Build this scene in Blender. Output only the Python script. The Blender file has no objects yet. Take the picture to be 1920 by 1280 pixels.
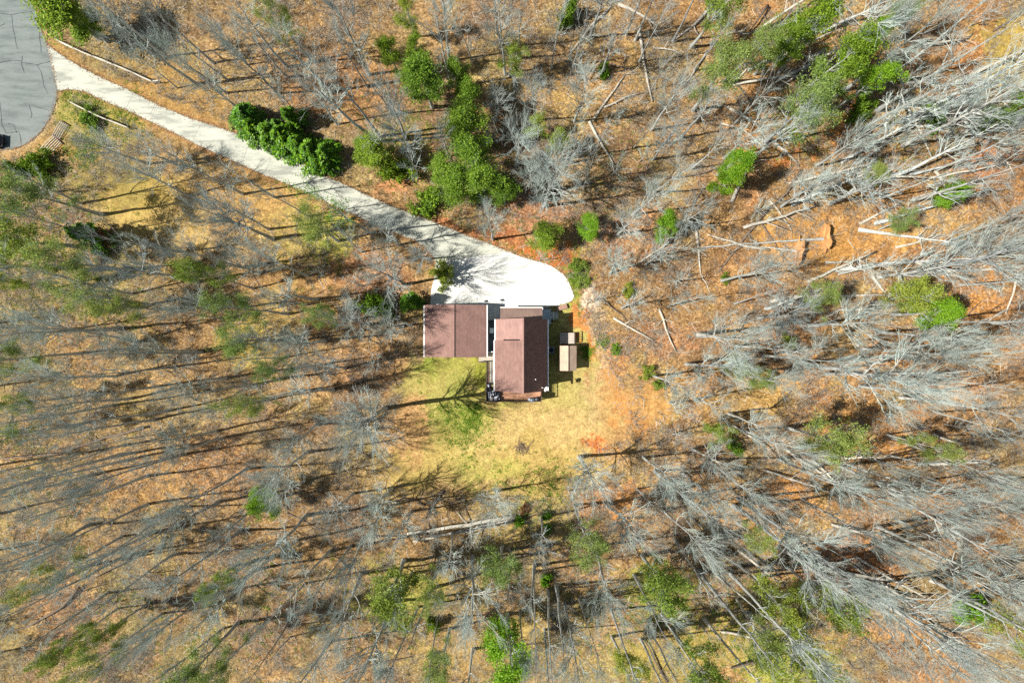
import bpy, math, random
import numpy as np
from mathutils import Vector, Matrix, Euler

# ------------------------------------------------------------------ camera, sky, sun, exposure
SC = bpy.context.scene
COL = SC.collection
CAMH = 85.33                       # metres above the yard; 1 m on the ground = 15 photo pixels
FPX = 1280.0
cam_d = bpy.data.cameras.new('camera'); cam = bpy.data.objects.new('camera', cam_d); COL.objects.link(cam)
cam_d.sensor_width = 36; cam_d.lens = 24; cam_d.clip_start = 0.5; cam_d.clip_end = 6000
cam.location = (0, 0, CAMH); cam.rotation_euler = (0, 0, 0)
SC.camera = cam
SUN_EL = math.radians(54); SH_AZ = math.radians(9)      # shadows fall towards +x and slightly +y
sdir = Vector((-math.cos(SH_AZ)*math.cos(SUN_EL), -math.sin(SH_AZ)*math.cos(SUN_EL), math.sin(SUN_EL)))
world = bpy.data.worlds.new('World'); SC.world = world; world.use_nodes = True
nt = world.node_tree; nt.nodes.clear()
sky = nt.nodes.new('ShaderNodeTexSky'); sky.sky_type = 'NISHITA'; sky.sun_disc = False
sky.sun_elevation = SUN_EL; sky.sun_rotation = math.atan2(sdir.x, sdir.y) % (2*math.pi)
bgn = nt.nodes.new('ShaderNodeBackground'); bgn.inputs[1].default_value = 0.05
wo = nt.nodes.new('ShaderNodeOutputWorld')
nt.links.new(sky.outputs[0], bgn.inputs[0]); nt.links.new(bgn.outputs[0], wo.inputs[0])
sun_d = bpy.data.lights.new('sun', 'SUN'); sun_d.energy = 5.0; sun_d.angle = math.radians(0.5); sun_d.color = (1.0, 0.955, 0.88)
sun = bpy.data.objects.new('sun', sun_d); COL.objects.link(sun); sun.location = sdir*200
sun.rotation_euler = sdir.to_track_quat('Z', 'Y').to_euler()
SC.view_settings.view_transform = 'Standard'; SC.view_settings.look = 'None'
SC.view_settings.exposure = 0.68; SC.view_settings.gamma = 1.0
SC.cycles.max_bounces = 5; SC.cycles.diffuse_bounces = 2; SC.cycles.transmission_bounces = 3
SC.cycles.use_denoising = False

# ------------------------------------------------------------------ helpers
def W(px, py, h=0.0):
    s = (CAMH - h)/FPX
    return Vector(((px-960)*s, (640-py)*s, h))

def hashn(ix, iy, seed):
    n = (ix*374761393 + iy*668265263 + seed*1442695041) & 0xffffffff
    n = ((n ^ (n >> 13))*1274126177) & 0xffffffff
    return ((n ^ (n >> 16)) & 0xffff)/65535.0
def vnoise(x, y, seed=0):
    x = np.asarray(x, float); y = np.asarray(y, float)
    ix = np.floor(x).astype(np.int64); iy = np.floor(y).astype(np.int64)
    fx = x-ix; fy = y-iy; fx = fx*fx*(3-2*fx); fy = fy*fy*(3-2*fy)
    a = hashn(ix, iy, seed); b = hashn(ix+1, iy, seed); c = hashn(ix, iy+1, seed); d = hashn(ix+1, iy+1, seed)
    return (a*(1-fx)+b*fx)*(1-fy) + (c*(1-fx)+d*fx)*fy
def fbm(x, y, seed=0, o=4):
    s = 0; a = 0.5; t = 0
    for i in range(o):
        s = s + a*vnoise(x, y, seed+i*17); t += a; a *= 0.5; x = x*2.03+11.7; y = y*2.03-5.3
    return s/t

def raw_mesh(name, V, F, k, mat=None, smooth=False):
    """V (n,3), F (m,k) arrays -> mesh"""
    V = np.asarray(V, np.float32).reshape(-1, 3); F = np.asarray(F, np.int32).reshape(-1, k)
    me = bpy.data.meshes.new(name)
    me.vertices.add(len(V)); me.vertices.foreach_set('co', V.ravel())
    me.loops.add(F.size); me.loops.foreach_set('vertex_index', F.ravel())
    me.polygons.add(len(F))
    me.polygons.foreach_set('loop_start', np.arange(0, F.size, k, dtype=np.int32))
    me.polygons.foreach_set('loop_total', np.full(len(F), k, np.int32))
    if smooth: me.polygons.foreach_set('use_smooth', np.ones(len(F), bool))
    me.update(calc_edges=True)
    if mat: me.materials.append(mat)
    return me

class MB:
    """collects quads/ngons and links them as one mesh"""
    def __init__(s): s.v = []; s.f = []
    def add(s, vs, fs):
        o = len(s.v); s.v += [tuple(v) for v in vs]; s.f += [tuple(i+o for i in f) for f in fs]
    def box(s, x0, x1, y0, y1, z0, z1):
        s.add([(x0,y0,z0),(x1,y0,z0),(x1,y1,z0),(x0,y1,z0),(x0,y0,z1),(x1,y0,z1),(x1,y1,z1),(x0,y1,z1)],
              [(0,3,2,1),(4,5,6,7),(0,1,5,4),(1,2,6,5),(2,3,7,6),(3,0,4,7)])
    def bar(s, a, b, w, h):
        a = Vector(a); b = Vector(b); d = (b-a).normalized()
        up = Vector((0,0,1)) if abs(d.z) < .95 else Vector((0,1,0))
        sx = d.cross(up).normalized()*w/2; sy = sx.cross(d).normalized()*h/2
        vs = [p+i*sx+j*sy for p in (a,b) for i, j in ((-1,-1),(1,-1),(1,1),(-1,1))]
        s.add(vs, [(0,1,2,3),(7,6,5,4),(0,4,5,1),(1,5,6,2),(2,6,7,3),(3,7,4,0)])
    def tube(s, pts, rs, k=8, cap=True):
        pts = [Vector(p) for p in pts]; o = []
        n = len(pts); vs = []
        for i, p in enumerate(pts):
            d = (pts[min(i+1,n-1)]-pts[max(i-1,0)]).normalized()
            u = Vector((0,0,1)) if abs(d.z) < .9 else Vector((1,0,0))
            a = d.cross(u).normalized(); b = a.cross(d)
            for j in range(k):
                t = 2*math.pi*j/k; vs.append(p + (a*math.cos(t)+b*math.sin(t))*rs[i])
        fs = [(i*k+j, i*k+(j+1)%k, (i+1)*k+(j+1)%k, (i+1)*k+j) for i in range(n-1) for j in range(k)]
        if cap: fs += [tuple(reversed(range(k))), tuple(range((n-1)*k, n*k))]
        s.add(vs, fs)
    def lathe(s, c, prof, k=16):
        c = Vector(c); n = len(prof)
        vs = [c+Vector((r*math.cos(2*math.pi*j/k), r*math.sin(2*math.pi*j/k), z)) for r, z in prof for j in range(k)]
        fs = [(i*k+j, i*k+(j+1)%k, (i+1)*k+(j+1)%k, (i+1)*k+j) for i in range(n-1) for j in range(k)]
        fs += [tuple(range((n-1)*k, n*k)), tuple(reversed(range(k)))]
        s.add(vs, fs)
    def build(s, name, mat, parent=None, smooth=False, bevel=0):
        me = bpy.data.meshes.new(name); me.from_pydata(s.v, [], s.f); me.update()
        if mat: me.materials.append(mat)
        if smooth: me.polygons.foreach_set('use_smooth', np.ones(len(me.polygons), bool))
        o = bpy.data.objects.new(name, me); COL.objects.link(o)
        if parent: o.parent = parent
        if bevel:
            m = o.modifiers.new('b', 'BEVEL'); m.width = bevel; m.segments = 2
        return o

def tag(o, label=None, cat=None, group=None, kind=None):
    if label: o['label'] = label
    if cat: o['category'] = cat
    if group: o['group'] = group
    if kind: o['kind'] = kind
    return o
def thing(name, label, cat, loc=(0,0,0), rz=0, group=None):
    o = bpy.data.objects.new(name, None); COL.objects.link(o); o.location = loc; o.rotation_euler = (0,0,rz)
    o.empty_display_size = .3
    return tag(o, label, cat, group)
def link_mesh(name, me, parent=None):
    o = bpy.data.objects.new(name, me); COL.objects.link(o)
    if parent: o.parent = parent
    return o

# ------------------------------------------------------------------ materials
def newmat(name):
    m = bpy.data.materials.new(name); m.use_nodes = True
    n = m.node_tree; b = n.nodes['Principled BSDF']; b.inputs['Roughness'].default_value = 0.85
    b.inputs['Specular IOR Level'].default_value = 0.25
    return m, n, b
def noise_node(n, scale, detail=4, rough=.6, vec=None):
    t = n.nodes.new('ShaderNodeTexNoise'); t.inputs['Scale'].default_value = scale
    t.inputs['Detail'].default_value = detail; t.inputs['Roughness'].default_value = rough
    if vec: n.links.new(vec, t.inputs['Vector'])
    return t
def ramp(n, src, stops):
    r = n.nodes.new('ShaderNodeValToRGB'); el = r.color_ramp.elements
    while len(el) < len(stops): el.new(0.5)
    for e, (p, c) in zip(el, stops): e.position = p; e.color = (*c, 1)
    n.links.new(src, r.inputs[0]); return r
def mixc(n, fac, a, b, mode='MIX'):
    x = n.nodes.new('ShaderNodeMix'); x.data_type = 'RGBA'; x.blend_type = mode
    for i, v in ((0, fac), (6, a), (7, b)):
        if hasattr(v, 'is_output'): n.links.new(v, x.inputs[i])
        elif i == 0: x.inputs[0].default_value = v
        else: x.inputs[i].default_value = (*v, 1)
    return x.outputs[2]
def bump(n, b, src, strength, dist):
    u = n.nodes.new('ShaderNodeBump'); u.inputs['Strength'].default_value = strength; u.inputs['Distance'].default_value = dist
    n.links.new(src, u.inputs['Height']); n.links.new(u.outputs[0], b.inputs['Normal'])
def simple(name, c0, c1, scale=6, rough=.8, bmp=0, stretch=None, spec=.25, metal=0, detail=5):
    m, n, b = newmat(name)
    tc = n.nodes.new('ShaderNodeTexCoord'); v = tc.outputs['Object']
    if stretch:
        mp = n.nodes.new('ShaderNodeMapping'); mp.inputs['Scale'].default_value = stretch
        n.links.new(v, mp.inputs[0]); v = mp.outputs[0]
    t = noise_node(n, scale, detail, .65, v)
    r = ramp(n, t.outputs[0], [(.3, c0), (.7, c1)])
    n.links.new(r.outputs[0], b.inputs['Base Color'])
    b.inputs['Roughness'].default_value = rough; b.inputs['Specular IOR Level'].default_value = spec
    b.inputs['Metallic'].default_value = metal
    if bmp: bump(n, b, t.outputs[0], .6, bmp)
    return m
def bark_mat(name, c0, c1, c2):
    m, n, b = newmat(name)
    tc = n.nodes.new('ShaderNodeTexCoord')
    mp = n.nodes.new('ShaderNodeMapping'); mp.inputs['Scale'].default_value = (3, 3, .7); n.links.new(tc.outputs['Object'], mp.inputs[0])
    t = noise_node(n, 1.6, 6, .7, mp.outputs[0])
    r = ramp(n, t.outputs[0], [(.3, c0), (.52, c1), (.72, c2)])
    oi = n.nodes.new('ShaderNodeObjectInfo')
    hr = ramp(n, oi.outputs['Random'], [(0, (.72,.74,.76)), (.35, (1,.98,.94)), (.7, (.98,1.0,.97)), (1, (1.25,1.22,1.16))])
    n.links.new(mixc(n, 1.0, r.outputs[0], hr.outputs[0], 'MULTIPLY'), b.inputs['Base Color'])
    bump(n, b, t.outputs[0], .5, .04); b.inputs['Roughness'].default_value = .9
    return m
def leaf_mat(name, c0, c1, c2, tr=.35, gloss=.5):
    m, n, b = newmat(name)
    g = n.nodes.new('ShaderNodeNewGeometry'); oi = n.nodes.new('ShaderNodeObjectInfo')
    r = ramp(n, g.outputs['Random Per Island'], [(0, c0), (.5, c1), (1, c2)])
    hr = ramp(n, oi.outputs['Random'], [(0, (.8,.88,.9)), (.5, (1,1,1)), (1, (1.2,1.08,.95))])
    c = mixc(n, 1.0, r.outputs[0], hr.outputs[0], 'MULTIPLY')
    n.links.new(c, b.inputs['Base Color']); b.inputs['Roughness'].default_value = gloss
    tl = n.nodes.new('ShaderNodeBsdfTranslucent'); n.links.new(c, tl.inputs[0])
    mx = n.nodes.new('ShaderNodeMixShader'); mx.inputs[0].default_value = tr
    n.links.new(b.outputs[0], mx.inputs[1]); n.links.new(tl.outputs[0], mx.inputs[2])
    n.links.new(mx.outputs[0], n.nodes['Material Output'].inputs[0])
    return m

M = {}
M['bark'] = bark_mat('bark_grey', (.20,.21,.20), (.42,.435,.42), (.72,.735,.71))
M['twig'] = bark_mat('twig_grey', (.36,.42,.395), (.50,.575,.545), (.65,.735,.705))
M['bark_dark'] = bark_mat('bark_brown', (.08,.06,.05), (.16,.12,.09), (.27,.22,.17))
M['log'] = bark_mat('log_pale', (.28,.25,.20), (.49,.45,.38), (.66,.62,.55))
M['brush'] = bark_mat('brush_twig', (.24,.21,.17), (.40,.36,.30), (.54,.51,.45))
M['leaf_light'] = leaf_mat('young_leaf', (.17,.25,.03), (.27,.37,.05), (.40,.48,.09), .4)
M['leaf_lime'] = leaf_mat('lime_leaf', (.12,.27,.015), (.21,.42,.02), (.34,.55,.04), .4)
M['leaf_mid'] = leaf_mat('mid_leaf', (.075,.15,.018), (.165,.29,.022), (.32,.46,.04), .35)
M['leaf_dark'] = leaf_mat('dark_leaf', (.016,.07,.008), (.07,.20,.010), (.22,.42,.015), .2, .4)
M['leaf_rust'] = leaf_mat('rust_leaf', (.09,.045,.02), (.17,.085,.035), (.27,.15,.06), .25)
M['leaf_haze'] = leaf_mat('grey_green_leaf', (.14,.22,.05), (.25,.34,.07), (.38,.46,.12), .35)

# ground: colour patches come from a mesh attribute, leaf-scale variation from noise
def ground_mat():
    m, n, b = newmat('ground_cover')
    at = n.nodes.new('ShaderNodeAttribute'); at.attribute_name = 'patch'; at.attribute_type = 'GEOMETRY'
    gr = n.nodes.new('ShaderNodeAttribute'); gr.attribute_name = 'grassy'; gr.attribute_type = 'GEOMETRY'
    tc = n.nodes.new('ShaderNodeTexCoord'); v = tc.outputs['Object']
    n1 = noise_node(n, 1.1, 6, .72, v); n2 = noise_node(n, 4.2, 5, .75, v)
    vo = n.nodes.new('ShaderNodeTexVoronoi'); vo.inputs['Scale'].default_value = 5.5; n.links.new(v, vo.inputs['Vector'])
    sp = n.nodes.new('ShaderNodeSeparateColor'); n.links.new(vo.outputs['Color'], sp.inputs[0])
    leaf = ramp(n, sp.outputs[0], [(0, (.38,.33,.30)), (.3, (.75,.68,.62)), (.65, (1.05,1.0,.95)), (1, (1.65,1.6,1.55))])
    mid = ramp(n, n1.outputs[0], [(.28, (.50,.44,.40)), (.46, (.88,.84,.80)), (.6, (1.06,1.05,1.02)), (.76, (1.35,1.32,1.25))])
    fine = ramp(n, n2.outputs[0], [(.32, (.42,.40,.38)), (.5, (.98,.98,.98)), (.68, (1.5,1.5,1.48))])
    c = mixc(n, 1, at.outputs['Color'], mid.outputs[0], 'MULTIPLY')
    fl = mixc(n, gr.outputs['Fac'], leaf.outputs[0], (1.0,1.0,1.0))
    c = mixc(n, .75, c, fl, 'MULTIPLY')
    c = mixc(n, .75, c, fine.outputs[0], 'MULTIPLY')
    # tufts: greener and darker flecks in the grass
    n3 = noise_node(n, 2.4, 4, .8, v)
    tf = ramp(n, n3.outputs[0], [(.50, (0,0,0)), (.62, (1,1,1))])
    mm = n.nodes.new('ShaderNodeMath'); mm.operation = 'MULTIPLY'; n.links.new(tf.outputs[0], mm.inputs[0]); n.links.new(gr.outputs['Fac'], mm.inputs[1])
    mk = n.nodes.new('ShaderNodeMath'); mk.operation = 'MULTIPLY'; mk.inputs[1].default_value = .35; n.links.new(mm.outputs[0], mk.inputs[0])
    c = mixc(n, mk.outputs[0], c, (.17,.17,.05))
    c = mixc(n, 1, c, (.97,.96,.91), 'MULTIPLY')
    n.links.new(c, b.inputs['Base Color'])
    ad = n.nodes.new('ShaderNodeMath'); ad.operation = 'ADD'; n.links.new(n2.outputs[0], ad.inputs[0]); n.links.new(sp.outputs[0], ad.inputs[1])
    bump(n, b, ad.outputs[0], .55, .09); b.inputs['Roughness'].default_value = .95; b.inputs['Specular IOR Level'].default_value = .1
    return m
M['ground'] = ground_mat()
def concrete_mat(name, c0, c1, stain, spread=0):
    m, n, b = newmat(name)
    tc = n.nodes.new('ShaderNodeTexCoord'); v = tc.outputs['Object']
    mp = n.nodes.new('ShaderNodeMapping'); mp.inputs['Rotation'].default_value = (0,0,math.radians(28)); mp.inputs['Scale'].default_value = (.35, 1.6, 1)
    n.links.new(v, mp.inputs[0])
    t = noise_node(n, .7, 6, .6, mp.outputs[0]); t2 = noise_node(n, 5, 5, .7, v)
    r = ramp(n, t.outputs[0], [(.38, stain), (.49, c0), (.66, c1)])
    f = ramp(n, t2.outputs[0], [(.3, (.86,.86,.85)), (.7, (1.06,1.06,1.05))])
    n.links.new(mixc(n, 1, r.outputs[0], f.outputs[0], 'MULTIPLY'), b.inputs['Base Color'])
    bump(n, b, t2.outputs[0], .2, .01); b.inputs['Roughness'].default_value = .8
    return m
M['drive'] = concrete_mat('drive_concrete', (.435,.44,.37), (.51,.515,.435), (.29,.30,.26))
M['pad'] = concrete_mat('pad_concrete', (.60,.605,.57), (.65,.65,.62), (.53,.535,.50))
M['asphalt'] = concrete_mat('worn_asphalt', (.170,.195,.185), (.205,.230,.220), (.130,.150,.145))
M['crack'] = simple('crack_dark', (.03,.035,.04), (.08,.085,.09), 5)
M['patchline'] = simple('joint_dark', (.22,.20,.17), (.36,.33,.28), 5)

def shingle_mat(name, c0, c1, c2, sc=1.0):
    m, n, b = newmat(name)
    tc = n.nodes.new('ShaderNodeTexCoord'); v = tc.outputs['Object']
    br = n.nodes.new('ShaderNodeTexBrick'); br.inputs['Scale'].default_value = 1.0
    mp = n.nodes.new('ShaderNodeMapping'); mp.inputs['Rotation'].default_value = (0,0,math.radians(90)); n.links.new(v, mp.inputs[0]); n.links.new(mp.outputs[0], br.inputs['Vector'])
    br.inputs['Brick Width'].default_value = .42; br.inputs['Row Height'].default_value = .16*sc; br.inputs['Mortar Size'].default_value = .010
    br.inputs['Color1'].default_value = (*c0,1); br.inputs['Color2'].default_value = (*c1,1); br.inputs['Mortar'].default_value = (*c2,1)
    t = noise_node(n, .9, 5, .6, v); t2 = noise_node(n, 9, 3, .7, v)
    f = ramp(n, t.outputs[0], [(.3, (.84,.84,.85)), (.7, (1.1,1.09,1.08))]); f2 = ramp(n, t2.outputs[0], [(.3, (.8,.8,.8)), (.7, (1.2,1.2,1.2))])
    c = mixc(n, 1, br.outputs[0], f.outputs[0], 'MULTIPLY'); c = mixc(n, .8, c, f2.outputs[0], 'MULTIPLY')
    n.links.new(c, b.inputs['Base Color']); b.inputs['Roughness'].default_value = .9
    bump(n, b, br.outputs['Fac'], .4, -.01)
    return m
M['shingle'] = shingle_mat('roof_shingle', (.240,.142,.118), (.285,.170,.142), (.14,.084,.074))
M['shingle_old'] = shingle_mat('roof_shingle_light', (.34,.205,.175), (.385,.235,.20), (.24,.14,.12))
M['shingle_brown'] = shingle_mat('roof_shingle_brown', (.27,.185,.15), (.31,.21,.17), (.17,.12,.10))
M['shed_roof'] = shingle_mat('shed_shingle', (.50,.36,.26), (.58,.43,.32), (.38,.27,.20))
M['white'] = simple('white_trim', (.74,.74,.72), (.82,.82,.80), 3, .5)
M['siding'] = simple('blue_siding', (.30,.38,.44), (.36,.44,.50), 2, .7, .01, (1,1,12))
M['darkroof'] = simple('dark_membrane', (.06,.065,.07), (.10,.105,.11), 3, .8)
M['glass'] = simple('window_glass', (.03,.04,.05), (.06,.07,.08), 2, .08, 0, None, .6)
M['palebox'] = simple('stand_in_white', (.70,.70,.66), (.85,.85,.80), 3, .2, 0, None, .5)
M['deck_new'] = simple('stained_boards', (.46,.22,.12), (.62,.35,.22), 2.4, .75, .01, (6,.6,1))
M['deck_old'] = simple('weathered_boards', (.34,.29,.24), (.52,.47,.40), 2.4, .8, .01, (8,.5,1))
M['deck_dark'] = simple('dark_brown_boards', (.10,.06,.05), (.17,.11,.09), 2.4, .8, .01, (8,.5,1))  # plain dark brown of bench, posts, door and beams
M['raildark'] = simple('rail_wood_dark', (.05,.035,.03), (.09,.06,.05), 3)
M['wood_pale'] = simple('rail_wood_pale', (.45,.41,.33), (.62,.58,.50), 3, .8, .01)
M['wood_grey'] = simple('old_wood', (.26,.23,.17), (.42,.38,.28), 4, .85, .01)
M['black'] = simple('black_plastic', (.012,.012,.014), (.03,.03,.033), 3, .4)
M['carpaint'] = simple('black_car_paint', (.006,.006,.012), (.010,.010,.016), 2, .22, 0, None, .5)
M['cushion'] = simple('pale_cushion', (.38,.40,.45), (.50,.52,.56), 3, .9)
M['greysteel'] = simple('blue_grey_steel', (.16,.22,.26), (.26,.33,.37), 3, .35, 0, None, .5, .4)
M['tan'] = simple('tan_top', (.40,.36,.30), (.50,.46,.38), 4)
M['stone'] = simple('rock_grey', (.24,.17,.12), (.42,.32,.24), 3, .9, .05)
M['brick'] = simple('retaining_brick', (.26,.15,.11), (.38,.24,.18), 4, .9, .02)
M['clay'] = simple('red_clay', (.44,.21,.08), (.62,.33,.13), 4, .95, .05)
M['rubber'] = simple('tyre_rubber', (.02,.02,.02), (.035,.035,.035), 4)
M['utility'] = simple('utility_green', (.05,.09,.09), (.08,.13,.12), 3, .5)

# ------------------------------------------------------------------ outlines (photo pixels on the ground)
DRIVE_TOP = [(88,84),(108,98),(125,110),(152,126),(180,141),(240,168),(300,199),(360,223),(420,242),(480,264),(530,287),(588,318),(605,328),(660,352),(730,385),(780,403),(805,413),(840,427),(880,443),(920,458),(955,472)]
DRIVE_BOT = [(109,172),(122,169),(135,169),(160,172),(178,182),(200,192),(240,208),(275,225),(325,249),(375,275),(440,303),(480,322),(530,342),(587,367),(640,392),(700,420),(745,438),(775,450),(795,462),(810,478),(817,492)]
PAD = [(955,472),(975,481),(1000,488),(1020,493),(1038,501),(1056,514),(1066,528),(1073,545),(1077,556),(1072,564),(1060,569),(1045,573),(1020,577),(1020,603),(916,603),(916,574),(807,574),(808,545),(814,520),(817,492)]
ASPH = [(-40,-60),(-300,-60),(-300,290),(-30,284),(0,283),(20,280),(36,276),(50,270),(63,261),(75,250),(84,238),(92,225),(98,213),(103,200),(107,186),(107.5,172),(106,160),(104,150),(100,130),(97,115),(94,100),(90,85),(82,66),(75,50),(70,32),(66,18),(57,0),(50,-60)]
LAWN = [(735,672),(800,668),(915,668),(915,755),(1015,755),(1040,690),(1045,580),(1075,560),(1100,600),(1125,650),(1150,700),(1190,760),(1170,830),(1100,830),(1075,880),(1040,930),(960,925),(880,930),(800,915),(745,880),(730,800),(760,735)]
def inside(px, py, poly):
    px = np.asarray(px, float); py = np.asarray(py, float); r = np.zeros(px.shape, bool)
    n = len(poly)
    for i in range(n):
        x1, y1 = poly[i]; x2, y2 = poly[(i+1) % n]
        c = ((y1 > py) != (y2 > py))
        xi = (x2-x1)*(py-y1)/((y2-y1) if y2 != y1 else 1e-9)+x1
        r ^= c & (px < xi)
    return r
DRIVE = DRIVE_TOP + DRIVE_BOT[::-1]

# terrain: flat where people built, softly uneven under the woods
def seg_dist(px, py, poly):
    d = np.full(np.shape(px), 1e9)
    for i in range(len(poly)-1):
        x1, y1 = poly[i]; x2, y2 = poly[i+1]; L = (x2-x1)**2+(y2-y1)**2
        t = np.clip(((px-x1)*(x2-x1)+(py-y1)*(y2-y1))/L, 0, 1)
        d = np.minimum(d, np.hypot(px-(x1+t*(x2-x1)), py-(y1+t*(y2-y1))))
    return d
MID = [((a[0]+b[0])/2, (a[1]+b[1])/2) for a, b in zip(DRIVE_TOP, DRIVE_BOT)]
def gz(x, y):
    x = np.asarray(x, float); y = np.asarray(y, float); px = 960+15*x; py = 640-15*y
    d = np.minimum(seg_dist(px, py, MID)-45, np.hypot((px-960)/1.25, (py-620)*.95)-170)
    d = np.minimum(d, np.hypot(px+20, py-130)-175)
    k = np.clip(d/90, 0, 1); k = k*k*(3-2*k)
    return k*((fbm(x/14, y/14, 5, 3)-.5)*1.5 + (fbm(x/3.0, y/3.0, 9, 3)-.5)*.35) - .02*(1-k)
def gzs(x, y): return float(gz(np.array([x]), np.array([y]))[0])

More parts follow.
